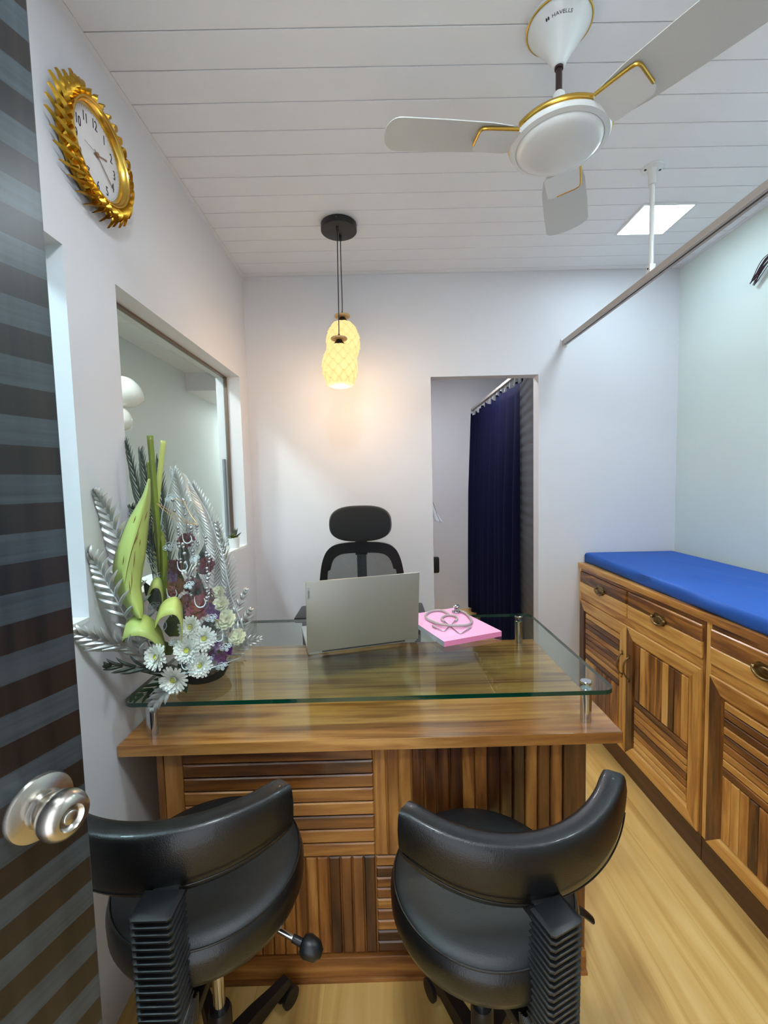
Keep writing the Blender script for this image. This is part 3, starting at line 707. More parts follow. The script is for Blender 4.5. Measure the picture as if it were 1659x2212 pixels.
bm = bmesh.new(); lathe(bm, [(.104, 2.2455), (.102, 2.240), (.090, 2.2325), (.070, 2.226), (.040, 2.222), (.001, 2.2205)], 56, cap0=False); obj('bottom_bowl', bm, 'white_plastic', hub, smooth=50)
for a0_ in (64, 184, 304):
    bm = bmesh.new(); pts = []
    for k in range(33):
        a = R(a0_+17+86*k/32); pts.append((.1190*cos(a), .1190*sin(a), 2.2635))
    tube(bm, pts, .0058, 8, flat=1.25); obj('gold_band', bm, 'gold', hub, smooth=60)
for a0_ in (184, 64, -56):
    T = Matrix.Rotation(R(a0_), 4, 'Z') @ Matrix.Translation((0, 0, 2.2555)) @ Matrix.Rotation(R(-9), 4, 'X')
    # blade: near parallel sides, rounded tip
    out = [(.135, -.050), (.19, -.059), (.30, -.064), (.405, -.066)]
    out += [(.405+.040*sin(a)**.8, -.066*cos(a)) for a in [pi*i/16 for i in range(1, 16)]]
    out = [(x, y_) for x, y_ in out]; out += [(.405, .066), (.30, .064), (.19, .059), (.135, .050)]
    bm = bmesh.new(); prism(bm, out, .0, .0022, T=T); bl = obj('blade', bm, 'blade', fan)
    bm = bmesh.new(); hol = [(.116, -.042), (.13, -.048), (.205, -.045), (.214, -.036), (.214, .036), (.205, .045), (.13, .048), (.116, .042)]
    prism(bm, hol, -.007, -.0002, T=T); obj('blade_holder', bm, 'white_plastic', bl)
    bm = bmesh.new(); s = -1 if a0_ != 184 else 1
    tr = spline([(.122, s*.0475, -.004), (.165, s*.0475, -.004), (.203, s*.046, -.004), (.214, s*.038, -.004), (.215, s*.015, -.004), (.215, -s*.020, -.004)], 5)
    tube(bm, [T @ p for p in tr], .0038, 8, flat=1.2); obj('gold_trim', bm, 'gold', bl, smooth=60)

# ================================================================== CEILING LIGHTS
def ceiling_light(cx, cy, sx, sy, z, label, em='led_b'):
    t = thing('ceiling_light', label, 'ceiling light', (cx, cy, z), group='square flush ceiling lights')
    bm = bmesh.new(); w_ = .008
    for a in ((-sx/2, sx/2, -sy/2, -sy/2+w_), (-sx/2, sx/2, sy/2-w_, sy/2), (-sx/2, -sx/2+w_, -sy/2+w_, sy/2-w_), (sx/2-w_, sx/2, -sy/2+w_, sy/2-w_)):
        box(bm, a[0], a[1], a[2], a[3], -.007, -.0002)
    obj('frame', bm, 'white_plastic', t)
    bm = bmesh.new(); box(bm, -sx/2+w_, sx/2-w_, -sy/2+w_, sy/2-w_, -.0055, -.0002); obj('diffuser', bm, em, t)
    return t
ceiling_light(1.243, 1.993, .228, .228, H, 'lit square panel in the ceiling by the hanger rod', 'led_a')
ceiling_light(1.243, .85, .228, .228, H, 'lit square panel in the ceiling between the fan and the right wall', 'led_b')
ceiling_light(-.05, .25, .228, .228, H, 'lit square panel in the ceiling above the entrance door', 'led_c')
ceiling_light(-1.38, 1.75, .228, .228, H, 'lit square panel in the room beyond the window', 'led_side')
ceiling_light(-1.38, .35, .228, .228, H, 'unseen square panel added in the side room to light the near window jamb', 'led_jamb_fill')  # extra cool panel out of view, added to brighten the near window jamb
ceiling_light(-1.38, 5.6, .228, .228, 2.36, 'lit square panel at the far end of the room beyond the window', 'led_side')
ceiling_light(.50, 3.35, .2, .2, H, 'unseen square panel added to brighten the rear cubicle', 'led_rear_fill')  # added fill panel, hidden above the doorway, lifts the cubicle walls

# ================================================================== PENDANT LAMP
def shade_mesh(z_top, cx, cy, parent):
    bm = bmesh.new(); lay = bm.verts.layers.float.new('thick')
    nu, nv = 96, 84; Hs = .170; cols = 10; rows_ = 7; rows = []
    def prof(t):  # t 0 top .. 1 bottom
        K = [(0, .034), (.12, .050), (.3, .064), (.5, .070), (.7, .067), (.88, .056), (1, .045)]
        for (a_, b_), (c_, d_) in zip(K, K[1:]):
            if a_ <= t <= c_: return b_+(d_-b_)*(t-a_)/(c_-a_)
        return .045
    for j in range(nv+1):
        t = j/nv; z = z_top-Hs*t; row = []
        for i in range(nu):
            a = 2*pi*i/nu; u_ = a/(2*pi)*cols; q = t*rows_
            rr = math.floor(q); best = 0
            # overlapping teardrop scales, alternate rows shifted half a scale
            val = 0
            for dr in (0, 1):
                r_ = rr-dr; fq = (q-r_)/2.0; uu = (u_+(.5 if r_ % 2 else 0)) % 1-.5
                wdt = .56*math.sin(pi*min(1, fq*1.02))**.8 if 0 < fq < 1 else 0
                if abs(uu) < wdt:
                    hh = (1-(abs(uu)/wdt)**2)**.5*(.35+.65*fq)
                    rim = max(0, abs(uu)/wdt)**4
                    if hh > val: val = hh; best = rim
            r = prof(t)+.0125*val
            th = .25+.75*best if val > 0 else 1.0
            if t > .97: th = 0
            v_ = bm.verts.new((cx+r*cos(a), cy+r*sin(a), z)); v_[lay] = th; row.append(v_)
        rows.append(row)
    for a, b in zip(rows, rows[1:]):
        for k in range(nu): bm.faces.new((a[k], b[k], b[(k+1) % nu], a[(k+1) % nu]))
    # turned-in lip and glowing bowl bottom
    inner = []
    for i in range(nu):
        a = 2*pi*i/nu; v_ = bm.verts.new((cx+.040*cos(a), cy+.040*sin(a), z_top-Hs-.004)); v_[lay] = 0; inner.append(v_)
    for k in range(nu): bm.faces.new((rows[-1][k], inner[k], inner[(k+1) % nu], rows[-1][(k+1) % nu]))
    inner2 = [bm.verts.new((v_.co.x, v_.co.y, v_.co.z+.012)) for v_ in inner]
    for k in range(nu): bm.faces.new((inner[k], inner2[k], inner2[(k+1) % nu], inner[(k+1) % nu]))
    bm.faces.new(inner2[::-1]); bm.faces.new(rows[0][::-1])
    return obj('lamp_shade', bm, 'shade', parent, smooth=70)
pend = thing('pendant_lamp', 'black canopy with two glowing pinecone shaped shades on cords', 'pendant lamp')
PCX, PCY = -.157, 1.985
bm = bmesh.new(); lathe(bm, [(.076, H-.0295), (.0785, H-.028), (.0785, H-.002), (.077, H-.0005)], 56, T=Matrix.Translation((PCX, PCY, 0)))
cnp = obj('canopy', bm, 'black_metal', pend, smooth=35)
bm = bmesh.new(); sphere(bm, (PCX-.004, PCY-.0785, H-.012), .0022, seg=8, rings=6); obj('screw', bm, 'chrome', cnp)
for (gx, gy, sx, sy, zt) in ((PCX-.004, PCY-.035, -.166, 1.93, 1.999), (PCX+.003, PCY+.035, -.158, 2.045, 2.137)):
    bm = bmesh.new(); T = Matrix.Translation((gx, gy, 0)); lathe(bm, [(.0035, H-.052), (.0055, H-.045), (.0065, H-.030)], 14, T=T)
    tube(bm, spline([(gx, gy, H-.045), ((gx*.7+sx*.3)-.0005, gy*.7+sy*.3, H-.15), ((gx*.3+sx*.7)+.001, gy*.3+sy*.7, H-.3), (sx, sy, zt+.045)], 6), .0021, 8)
    cd = obj('cord', bm, 'black_plastic', pend, smooth=50)
    sh = shade_mesh(zt, sx, sy, pend); T = Matrix.Translation((sx, sy, 0))
    bm = bmesh.new(); lathe(bm, [(.030, zt-.002), (.022, zt+.012), (.014, zt+.022), (.012, zt+.0305)], 24, T=T); lathe(bm, [(.006, zt+.037), (.0045, zt+.046), (.003, zt+.052)], 16, T=T); obj('socket', bm, 'black_plastic', sh, smooth=40)
    bm = bmesh.new(); lathe(bm, [(.012, zt+.026), (.034, zt+.0275), (.0365, zt+.0305), (.035, zt+.035), (.006, zt+.038)], 32, T=T); obj('wooden_cap', bm, 'wood_cap', sh, smooth=40)
    ld = bpy.data.lights.new('bulb_light', 'POINT'); ld.energy = BULB_W; ld.color = (1, .66, .34); ld.shadow_soft_size = .03
    lo = bpy.data.objects.new('bulb_light', ld); C.objects.link(lo); lo.parent = sh; lo.location = (sx, sy, zt-.20)

# ================================================================== CURTAIN RAIL in the room
rail = thing('curtain_rail', 'beige curtain track hung below the ceiling over the mattress', 'curtain rail')
RX, RZ = 1.035, 2.147
bm = bmesh.new()
box(bm, RX-.015, RX+.015, -.2, YB-.001, RZ+.008, RZ+.012); box(bm, RX-.015, RX-.0125, -.2, YB-.001, RZ-.011, RZ+.008); box(bm, RX+.0125, RX+.015, -.2, YB-.001, RZ-.011, RZ+.008)
box(bm, RX-.0125, RX-.004, -.2, YB-.001, RZ-.011, RZ-.009); box(bm, RX+.004, RX+.0125, -.2, YB-.001, RZ-.011, RZ-.009)
M['railm'] = plain('beige_grey_track', (176, 168, 162), .45)
obj('track', bm, 'railm', rail)
bm = bmesh.new(); box(bm, RX-.018, RX+.018, YB-.008, YB-.0005, RZ-.02, RZ+.022, bev=.002); obj('wall_bracket', bm, 'white_plastic', rail)
bm = bmesh.new(); box(bm, RX-.011, RX+.011, 1.662, 1.684, RZ+.0115, RZ+.045, bev=.001); tube(bm, [(RX, 1.673, RZ+.02), (RX, 1.673, H-.05)], .0085, 14)
pst = obj('hanger_rod', bm, 'white_plastic', rail, smooth=35)
bm = bmesh.new(); lathe(bm, [(.014, H-.062), (.0145, H-.02), (.019, H-.010), (.036, H-.006), (.037, H-.0005)], 28, T=Matrix.Translation((RX, 1.673, 0)))
obj('ceiling_flange', bm, 'white_plastic', pst, smooth=35)
for s in (-1, 1):
    bm = bmesh.new(); lathe(bm, [(.0045, H-.0095), (.0045, H-.0075)], 12, T=Matrix.Translation((RX+s*.027, 1.673, 0))); obj('screw', bm, 'black_metal', pst)
bm = bmesh.new(); sphere(bm, (RX-.0115, 1.673, RZ+.03), .0035, seg=8, rings=6); obj('screw', bm, 'black_metal', pst)

# rear cubicle rail + curtain
rr_ = thing('curtain_rail', 'beige curtain track seen through the doorway', 'curtain rail')
bm = bmesh.new(); box(bm, .975, 1.005, 3.0, 4.648, RZ-.010, RZ+.012, bev=.002); obj('track', bm, 'railm', rr_)
bm = bmesh.new(); box(bm, .970, 1.010, 4.640, 4.6495, RZ-.025, RZ+.025, bev=.002); obj('wall_bracket', bm, 'white_plastic', rr_)
bm = bmesh.new()
rows = []; ny = 150
for j in range(25):
    t = j/24; z = 2.105-t*2.06; row = []
    for i in range(ny+1):
        s_ = i/ny; y_ = 3.02+(4.60-3.02)*s_
        amp = .020+.020*min(1, t*2.5); ph = s_*2*pi*10
        x = .985+amp*sin(ph+.5*sin(s_*9)+.25*sin(t*4+s_*20))+.012*sin(s_*17+t*2)-.035*t*s_
        zz = z-(.030*(.5-.5*cos(ph)))*max(0, 1-t*12)
        row.append((x, y_, zz))
    rows.append(row)
grid_surf(bm, rows); cur = obj('navy_curtain', bm, 'curtain', smooth=80); solid(cur, .002)
tag(cur, 'navy blue pleated curtain hanging beyond the doorway', 'curtain')
for i in range(13):
    bm = bmesh.new(); y_ = 3.06+i*(1.5/12.4); tube(bm, [(.99, y_, RZ-.0105), (.99, y_, RZ-.03), (.985, y_+.01, 2.085)], .0018, 6)
    obj('curtain_hook', bm, 'white_plastic', cur)

# white cloth hanging from a hook just behind the doorway
ch = thing('hanging_cloth', 'white cloth on a hook just behind the left side of the doorway', 'cloth')
bm = bmesh.new(); tube(bm, [(.270, YB+.0805, 1.285), (.270, YB+.105, 1.280), (.272, YB+.118, 1.292)], .004, 8); obj('hook', bm, 'chrome', ch, smooth=50)
bm = bmesh.new(); rows = []
for j in range(13):
    t = j/12; rows.append([(.272+.046*t+(.014+.036*t)*(i/6), YB+.112+.004*sin(i+t*3), 1.288-.125*t-.010*(i/6)) for i in range(7)])
grid_surf(bm, rows); tw = obj('cloth', bm, 'white_cloth', ch, smooth=80); solid(tw, .003)
bm = bmesh.new(); tube(bm, spline([(.274, YB+.112, 1.286), (.292, YB+.110, 1.298), (.312, YB+.110, 1.262), (.326, YB+.110, 1.215), (.350, YB+.112, 1.155)], 6), .0014, 6); obj('cloth_edge', bm, 'alu', ch, smooth=50)

# ================================================================== WALL CLOCK
clk = thing('wall_clock', 'round gold sunburst wall clock on the left wall', 'clock')
CKT = frame_T(Vector((XL+.0008, 1.172, 2.256)), Vector((0, 1, 0)), Vector((0, 0, 1)), Vector((1, 0, 0))); clk.matrix_world = CKT
rg = random.Random(11)
bm = bmesh.new()
lathe(bm, [(.100, 0), (.118, 0), (.124, .006), (.124, .018), (.112, .026), (.100, .016)], 64, cap0=False, cap1=False)
for layer, (n, r0, r1, z0, wd) in enumerate(((32, .112, .158, .010, .0135), (32, .112, .146, .024, .0105))):
    for k in range(n):
        a = 2*pi*(k+.5*layer)/n; tw_ = .9 if k % 2 else .75; L_ = r1-r0; prev = []
        for s_ in range(7):
            t = s_/6; r = r0+L_*t*(.92+.08*((k*7) % 3)); aa = a+.085*math.sin(t*4.4)*tw_-.06*t
            wv = wd*(1-t**1.8)*.62+.0006; zz = z0+.013*math.sin(pi*min(1, t*.9+.05))
            er = Vector((cos(aa), sin(aa), 0)); et = Vector((-sin(aa), cos(aa), 0)); p = er*r
            prev.append([p-et*wv+Vector((0, 0, zz-.004)), p+Vector((0, 0, zz+.009*(1-t*.7))), p+et*wv+Vector((0, 0, zz-.004)), p+Vector((0, 0, zz-.007*(1-t*.7)))])
        G = grid_surf(bm, prev, closed=True); bm.faces.new(G[0][::-1]); bm.faces.new(G[-1])
bmesh.ops.recalc_face_normals(bm, faces=bm.faces)
obj('sunburst_frame', bm, 'goldold', clk, smooth=45)
bm = bmesh.new(); lathe(bm, [(.113, .018), (.1145, .034), (.1125, .0395), (.109, .0395), (.107, .036), (.1055, .0375), (.103, .036), (.0965, .0205), (.0965, .017)], 72, cap0=False, cap1=False); obj('bezel', bm, 'gold', clk, smooth=50)
bm = bmesh.new(); lathe(bm, [(.0995, .014), (.0995, .0185), (.001, .0185)], 64); dl = obj('dial', bm, 'dial', clk)
bm = bmesh.new()
for hnum in range(1, 13):
    a = R(90-30*hnum); s_ = str(hnum); n0_ = len(bm.verts)
    vs_ = text_bm(bm, s_, .034, Matrix.Identity(4), depth=.0001, sx=.62, align='CENTER')
    vs2_ = []
    vs2_ = text_bm(bm, s_, .034, Matrix.Translation((.0011, 0, .0001)), depth=.0001, sx=.62, align='CENTER')
    bm.verts.ensure_lookup_table(); vs_ = bm.verts[n0_:]
    bmesh.ops.translate(bm, vec=(.074*cos(a), .074*sin(a)-.012, .0188), verts=vs_)
for k in range(60):
    a = 2*pi*k/60; box(bm, -.0003, .0003, .092, .095, .0186, .0188, T=Matrix.Rotation(a, 4, 'Z'))
obj('numerals', bm, 'ink', dl)
M['hand'] = plain('brown_gold_hand', (150, 116, 96), .4, metal=.3)
for nm, ang, ln, wd, zz in (('hour_hand', 90-30*2.35, .045, .0035, .0200), ('minute_hand', 90-6*21, .070, .0026, .0212), ('second_hand', 90-6*45, .050, .0008, .0224)):
    bm = bmesh.new(); box(bm, -.012, ln, -wd/2, wd/2, zz, zz+.0006, T=Matrix.Rotation(R(ang), 4, 'Z')); obj(nm, bm, 'hand', clk)
bm = bmesh.new(); lathe(bm, [(.006, .0188), (.006, .024), (.003, .0255)], 16); obj('hand_boss', bm, 'hand', clk, smooth=40)

# ================================================================== VISITOR CHAIRS
def visitor_chair(loc, rz, label, sup, up, base, ox, cy, px, ro, curl):
    q = .067+sup; span = 46
    t = thing('visitor_chair', label, 'chair', loc, rz, group='black swivel chairs in front of the desk')
    # seat cushion: domed disc with a piped seam
    bm = bmesh.new()
    lathe(bm, [(.09, .365+q), (.178, .368+q), (.196, .378+q), (.2025, .395+q), (.2035, .425+q), (.199, .444+q), (.1935, .449+q)], 72, cap1=False)
    obj('seat_side', bm, 'leather', t, smooth=50)
    bm = bmesh.new(); lathe(bm, [(.194, .4485+q), (.189, .455+q), (.167, .4605+q), (.13, .463+q), (.07, .461+q), (.001, .460+q)], 72, cap0=False); obj('seat_cushion', bm, 'seat_leather', t, smooth=60)
    bm = bmesh.new(); tube(bm, [(.1955*cos(2*pi*k/90), .1955*sin(2*pi*k/90), .4485+q) for k in range(90)], .0022, 6, closed=True); obj('seat_piping', bm, 'leather', t, smooth=60)
    # curved back pad swept along an arc round the sitter
    bm = bmesh.new(); n = 56; rows = []
    for i in range(n+1):
        f = i/n; a = R(-90-span+2*span*f); endf = min(1, min(f, 1-f)/.05); es = .93+.07*math.sin(endf*pi/2)
        zt = .750+up+(.006+curl)*abs(2*f-1)**2; zb = .624+up+(.024+curl)*abs(2*f-1)**2; th = .050*es
        ring = []
        for (dr, dz) in ((0, .10), (.004, .35), (.004, .65), (0, .88), (-.004, .96), (-.012, 1.0), (-.038, .995), (-.047, .96), (-.050, .86), (-.048, .5), (-.044, .14), (-.036, .03), (-.020, 0), (-.006, .02)):
            r = ro+dr*(th/.050) if dr < 0 else ro+dr
            z = zb+(zt-zb)*(.5+(dz-.5)*es)
            r2 = r+.006*((z-.68-up)/.1)
            ring.append((ox+r2*cos(a), cy+r2*sin(a), z))
        rows.append(ring)
    G = grid_surf(bm, rows, closed=True); bm.faces.new(G[0]); bm.faces.new(G[-1][::-1]); bmesh.ops.recalc_face_normals(bm, faces=bm.faces)
    bk = obj('backrest', bm, 'leather', t, smooth=55)
    # thin stitched back shell edge
    bm = bmesh.new(); pts = []
    for i in range(57):
        f = i/56; a = R(-90-span+1+(2*span-2)*f); r = ro+.0045; pts.append((ox+r*cos(a), cy+r*sin(a), .647+up+(.024+curl)*abs(2*f-1)**2))
    tube(bm, pts, .0016, 6); obj('back_seam', bm, 'leather', bk, smooth=60)
    PT = Matrix.Rotation(math.atan2(px, .205), 4, 'Z') @ Matrix.Translation((0, -.008, 0))
    # bracket under the pad and corrugated rubber sleeve
    bm = bmesh.new(); box(bm, -.024, .024, -.216, -.150, .612+up, .650+up, bev=.006); bm.transform(PT); obj('back_bracket', bm, 'black_metal', t, smooth=35)
    bm = bmesh.new(); rows = []; nr = 16
    for k in range(nr*4+1):
        z = .652+up-k*(.215/(nr*4)); ph = k % 4; ex = .0065 if ph in (1, 2) else 0.0
        tpr = 1+.08*(k/(nr*4)); hw = (.029+ex)*tpr; y0_, y1_ = -.236-ex, -.190+ex*.5
        sh_ = .006*(k/(nr*4))
        rows.append([(hw, y0_+sh_+.006, z), (hw-.006, y0_+sh_, z), (-hw+.006, y0_+sh_, z), (-hw, y0_+sh_+.006, z), (-hw, y1_+sh_, z), (hw, y1_+sh_, z)])
    # bend forward under the seat
    c0 = .652+up-.215
    for k in range(1, 33):
        f = k/32; ang = f*pi/2; ph = k % 4; ex = .004 if ph in (1, 2) else 0; hw = .029+ex
        pr_in = (.030-ex*.3); pr_out = .080+ex
        cyy, czz = -.150, c0
        row = []
        for rr2, ww in ((pr_out-.006, hw), (pr_out, hw-.006), (pr_out, -hw+.006), (pr_out-.006, -hw), (pr_in, -hw), (pr_in, hw)):
            row.append((ww, cyy-rr2*cos(ang), czz-rr2*sin(ang)))
        rows.append(row)
    G = grid_surf(bm, rows, closed=True); bm.faces.new(G[0]); bm.faces.new(G[-1][::-1]); bmesh.ops.recalc_face_normals(bm, faces=bm.faces)
    bm.transform(PT); obj('bellows_sleeve', bm, 'black_plastic', t, smooth=25)
    bm = bmesh.new(); box(bm, -.03, .03, -.160, .06, c0-.086, c0-.060, bev=.004); bm.transform(PT); box(bm, -.08, .08, -.09, .10, .340+q, .366+q, bev=.006); box(bm, -.035, .035, -.06, .06, c0-.065, .345+q, bev=.006); obj('seat_mechanism', bm, 'black_metal', t, smooth=35)
    bm = bmesh.new(); lathe(bm, [(.0135, .13), (.0135, c0-.06)], 20); obj('gas_column', bm, 'chrome', t, smooth=35)
    bm = bmesh.new(); lathe(bm, [(.024, .05), (.026, .06), (.026, .19), (.022, .2)], 24); obj('column_sleeve', bm, 'black_plastic', t, smooth=35)
    for k in range(5):
        a = R(72*k+base); bm = bmesh.new(); d = Vector((cos(a), sin(a), 0)); e = Vector((-sin(a), cos(a), 0)); rows = []
        for r, z0_, z1_, hw in ((.02, .055, .105, .022), (.09, .060, .098, .018), (.16, .058, .084, .014), (.195, .058, .078, .013)):
            rows.append([d*r+e*hw+Vector((0, 0, z0_)), d*r+e*hw*.8+Vector((0, 0, z1_)), d*r-e*hw*.8+Vector((0, 0, z1_)), d*r-e*hw+Vector((0, 0, z0_))])
        G = grid_surf(bm, rows, closed=True); bm.faces.new(G[0]); bm.faces.new(G[-1][::-1]); bmesh.ops.recalc_face_normals(bm, faces=bm.faces)
        lg = obj('base_leg', bm, 'black_plastic', t, smooth=30)
        bm = bmesh.new(); c_ = d*.184
        for s_ in (-1, 1): lathe(bm, [(.015, -.006), (.0255, -.005), (.0262, 0), (.0255, .005), (.015, .006)], 20, T=frame_T(c_+e*s_*.013+d*.012+Vector((0, 0, .0264)), d, Vector((0, 0, 1)), -e))
        tube(bm, [c_+Vector((0, 0, .062)), c_+Vector((0, 0, .04)), c_+d*.012+Vector((0, 0, .03))], .006, 8)
        obj('caster', bm, 'black_plastic', lg, smooth=35)
    return t
def lever(t, p0, p1, kind):
    p0, p1 = Vector(p0), Vector(p1); d = p1-p0
    bm = bmesh.new(); tube(bm, [p0, p0+d*.8], .0058, 12); lv = obj('lever', bm, 'chrome' if kind == 'knob' else 'black_plastic', t, smooth=40)
    bm = bmesh.new()
    if kind == 'knob':
        tube(bm, [p0+d*.66, p0+d*.80, p0+d*.82, p0+d*.9, p0+d*1.05, p0+d*1.12], [.008, .0085, .018, .023, .019, .008], 14); 
    else:
        s = Vector((0, 0, 1)); tube(bm, spline([p0+d*.4, p0+d*.75+s*.004, p0+d+s*(-.004), p0+d*1.2+s*(-.026)], 6), [.010+.003*math.sin(i*.16) for i in range(19)], 10, flat=.55)
    obj('lever_grip', bm, 'black_plastic', lv, smooth=50)
cl = visitor_chair((-.402, .921, 0), R(6), 'black swivel chair with curved backrest beside the dark door', .046, .036, 48, -.046, .142, -.022, .332, -.006)
cr_ = visitor_chair((.203, .912, 0), R(10), 'black swivel chair with curved backrest nearer the cabinets', 0, -.014, 108, .046, .156, .048, .342, .026)
lever(cl, (.085, -.01, .425), (.225, -.062, .380), 'knob')
lever(cr_, (.085, -.03, .440), (.218, -.045, .432), 'paddle')

# ================================================================== EXECUTIVE CHAIR
def exec_chair(loc, rz, label):
    t = thing('office_chair', label, 'office chair', loc, rz)
    bm = bmesh.new(); rows = []         # headrest pad : super-ellipse swept in depth
    for (dy, s_) in ((-.032, .55), (-.028, .82), (-.016, .97), (0, 1), (.016, .97), (.028, .82), (.032, .55)):
        row = []
        for k in range(56):
            a = 2*pi*k/56; ca, sa = cos(a), sin(a); ex = 2/2.9
            x = .155*math.copysign(abs(ca)**ex, ca)*(1-.055*max(0, sa)); z = .088*math.copysign(abs(sa)**ex, sa)
            row.append((x*(s_ if s_ > .9 else .9+.1*s_)*(.86+.14*s_), dy+.25*x*x, 1.203+z*(.80+.20*s_)*(1 if s_ > .6 else .93)))
        rows.append(row)
    G = grid_surf(bm, rows, closed=True); bm.faces.new(G[0]); bm.faces.new(G[-1][::-1]); bmesh.ops.recalc_face_normals(bm, faces=bm.faces)
    obj('headrest', bm, 'fabric_black', t, smooth=60)
    bm = bmesh.new(); box(bm, -.03, .03, .030, .055, 1.04, 1.20, bev=.005); obj('headrest_stem', bm, 'black_plastic', t, smooth=35)
    def shape(s_, zc=.835):             # rounded shield outline
        pts = [(-.235, .66), (-.228, .80), (-.212, .94), (-.195, 1.02), (-.165, 1.073), (-.11, 1.100), (0, 1.108), (.11, 1.100), (.165, 1.073), (.195, 1.02), (.212, .94), (.228, .80), (.235, .66), (.20, .58), (.10, .55), (0, .545), (-.10, .55), (-.20, .58)]
        return pts
    outp = [(x, .040+.28*x*x-.02*((z-.9)/.3), z) for x, z in shape(1)]
    sm = spline(outp, 4, closed=True)
    bm = bmesh.new(); rows = []
    c_ = Vector((0, 0, .83))
    for k, p in enumerate(sm):
        din = Vector((-p.x, 0, .83-p.z)).normalized(); wi = .055 if p.z > 1.0 else .040
        q = p+din*wi; q.y = .040+.28*q.x*q.x-.02*((q.z-.9)/.3)
        rows.append([p+Vector((0, -.010, 0)), p+Vector((0, .012, 0)), q+Vector((0, .012, 0)), q+Vector((0, -.010, 0))])
    rows.append(rows[0]); grid_surf(bm, rows, closed=True); bmesh.ops.remove_doubles(bm, verts=bm.verts, dist=1e-5); bmesh.ops.recalc_face_normals(bm, faces=bm.faces)
    fr = obj('back_frame', bm, 'black_plastic', t, smooth=45)
    bm = bmesh.new(); vs = []
    for k, p in enumerate(sm):
        din = Vector((-p.x, 0, .83-p.z)).normalized(); q = p+din*.03; vs.append(bm.verts.new((q.x, .040+.28*q.x*q.x-.02*((q.z-.9)/.3), q.z)))
    cv = bm.verts.new((0, .04, .83))
    for k in range(len(vs)): bm.faces.new((vs[k], vs[(k+1) % len(vs)], cv))
    obj('back_mesh', bm, 'mesh', t, smooth=80)
    bm = bmesh.new(); box(bm, -.024, .024, .050, .068, .56, 1.07, bev=.004); box(bm, -.03, .03, .03, .09, .42, .6, bev=.008); obj('back_spine', bm, 'black_plastic', t, smooth=35)
    bm = bmesh.new(); box(bm, -.24, .24, -.47, .03, .44, .52, bev=.03); obj('seat_cushion', bm, 'fabric_black', t, smooth=50)
    for s_ in (-1, 1):
        bm = bmesh.new(); box(bm, s_*.262-.034, s_*.262+.034, -.24, -.04, .785, .812, bev=.012); ar = obj('armrest', bm, 'black_plastic', t, smooth=50)
        bm = bmesh.new(); box(bm, s_*.262-.012, s_*.262+.012, -.16, -.11, .44, .787, bev=.003); box(bm, min(s_*.262, s_*.2), max(s_*.262, s_*.2), -.16, -.11, .43, .45); obj('arm_post', bm, 'black_plastic', ar)
    bm = bmesh.new(); lathe(bm, [(.025, .08), (.025, .44)], 20, T=Matrix.Translation((0, -.2, 0))); obj('gas_column', bm, 'chrome', t, smooth=35)
    for k in range(5):
        a = R(72*k+90); bm = bmesh.new(); d = Vector((cos(a), sin(a), 0)); o0 = Vector((0, -.2, 0))
        tube(bm, [o0+d*.0+Vector((0, 0, .095)), o0+d*.27+Vector((0, 0, .072))], [.024, .015], 10); lg = obj('base_leg', bm, 'black_plastic', t, smooth=40)
        bm = bmesh.new(); e = Vector((-sin(a), cos(a), 0)); lathe(bm, [(.015, -.014), (.0275, -.012), (.0275, .012), (.015, .014)], 18, T=frame_T(o0+d*.27+Vector((0, 0, .0285)), d, Vector((0, 0, 1)), -e)); obj('caster', bm, 'black_plastic', lg, smooth=35)
    return t
ec = exec_chair((-.106, 2.12, 0), 0, 'tall black mesh office chair with headrest behind the desk')

# dark chair glimpsed in the rear cubicle
gt = thing('stacking_chair', 'black chair half hidden beyond the doorway', 'chair')
bm = bmesh.new(); box(bm, .02, .398, 2.99, 3.02, .755, .872, bev=.016); obj('backrest', bm, 'black_plastic', gt, smooth=40)
bm = bmesh.new(); box(bm, .0, .37, 2.99, 3.38, .43, .465, bev=.014); obj('seat', bm, 'black_plastic', gt, smooth=40)
for x, y_ in ((.03, 3.005), (.325, 3.005), (.03, 3.36), (.325, 3.36)):
    bm = bmesh.new(); tube(bm, [(x, y_, 0), (x, y_, .80 if y_ < 3.1 else .44)], .010, 10); obj('leg', bm, 'black_metal', gt, smooth=40)

# ================================================================== BALLOONS and wires
def balloon(c, r, tilt, label):
    bm = bmesh.new(); prof = []
    for k in range(20):
        a = pi*k/19; z = -cos(a); rr2 = math.sin(a)*(1-.13*max(0, -z))
        prof.append((max(.0004, rr2*r), z*r*1.16))
    prof[0] = (.003, -r*1.17)
    lathe(bm, [(.007, -r*1.23), (.003, -r*1.17)]+prof[1:], 32)
    o = obj('balloon', bm, 'balloon', smooth=60); o.location = c; o.rotation_euler = tilt
    return tag(o, label, 'balloon', 'white balloons beyond the window')
balloon((-1.36, 2.36, 1.916), .082, (R(20), R(-62), 0), 'upper white balloon seen through the glass')
balloon((-1.385, 2.335, 1.775), .062, (R(10), R(-50), 0), 'lower white balloon, mostly hidden by the wall')
bm = bmesh.new(); rw = random.Random(3)
for k in range(9):
    o0 = Vector((XR-.006, 1.83, 2.335)); dx = rw.uniform(-.012, .0); tip = Vector((XR-.012-rw.uniform(0, .02), 1.935+rw.uniform(-.02, .012), 2.238+rw.uniform(-.018, .02)))
    mid = (o0+tip)/2+Vector((-.01+dx, rw.uniform(-.006, .006), rw.uniform(-.004, .012)))
    back = (o0+tip)/2+Vector((-.008+dx, rw.uniform(-.01, .01), -.012+rw.uniform(-.008, .004)))
    tube(bm, spline([o0, mid, tip, tip+Vector((0, .002, -.006)), back, o0+Vector((0, 0, -.006))], 6), .0016, 6)
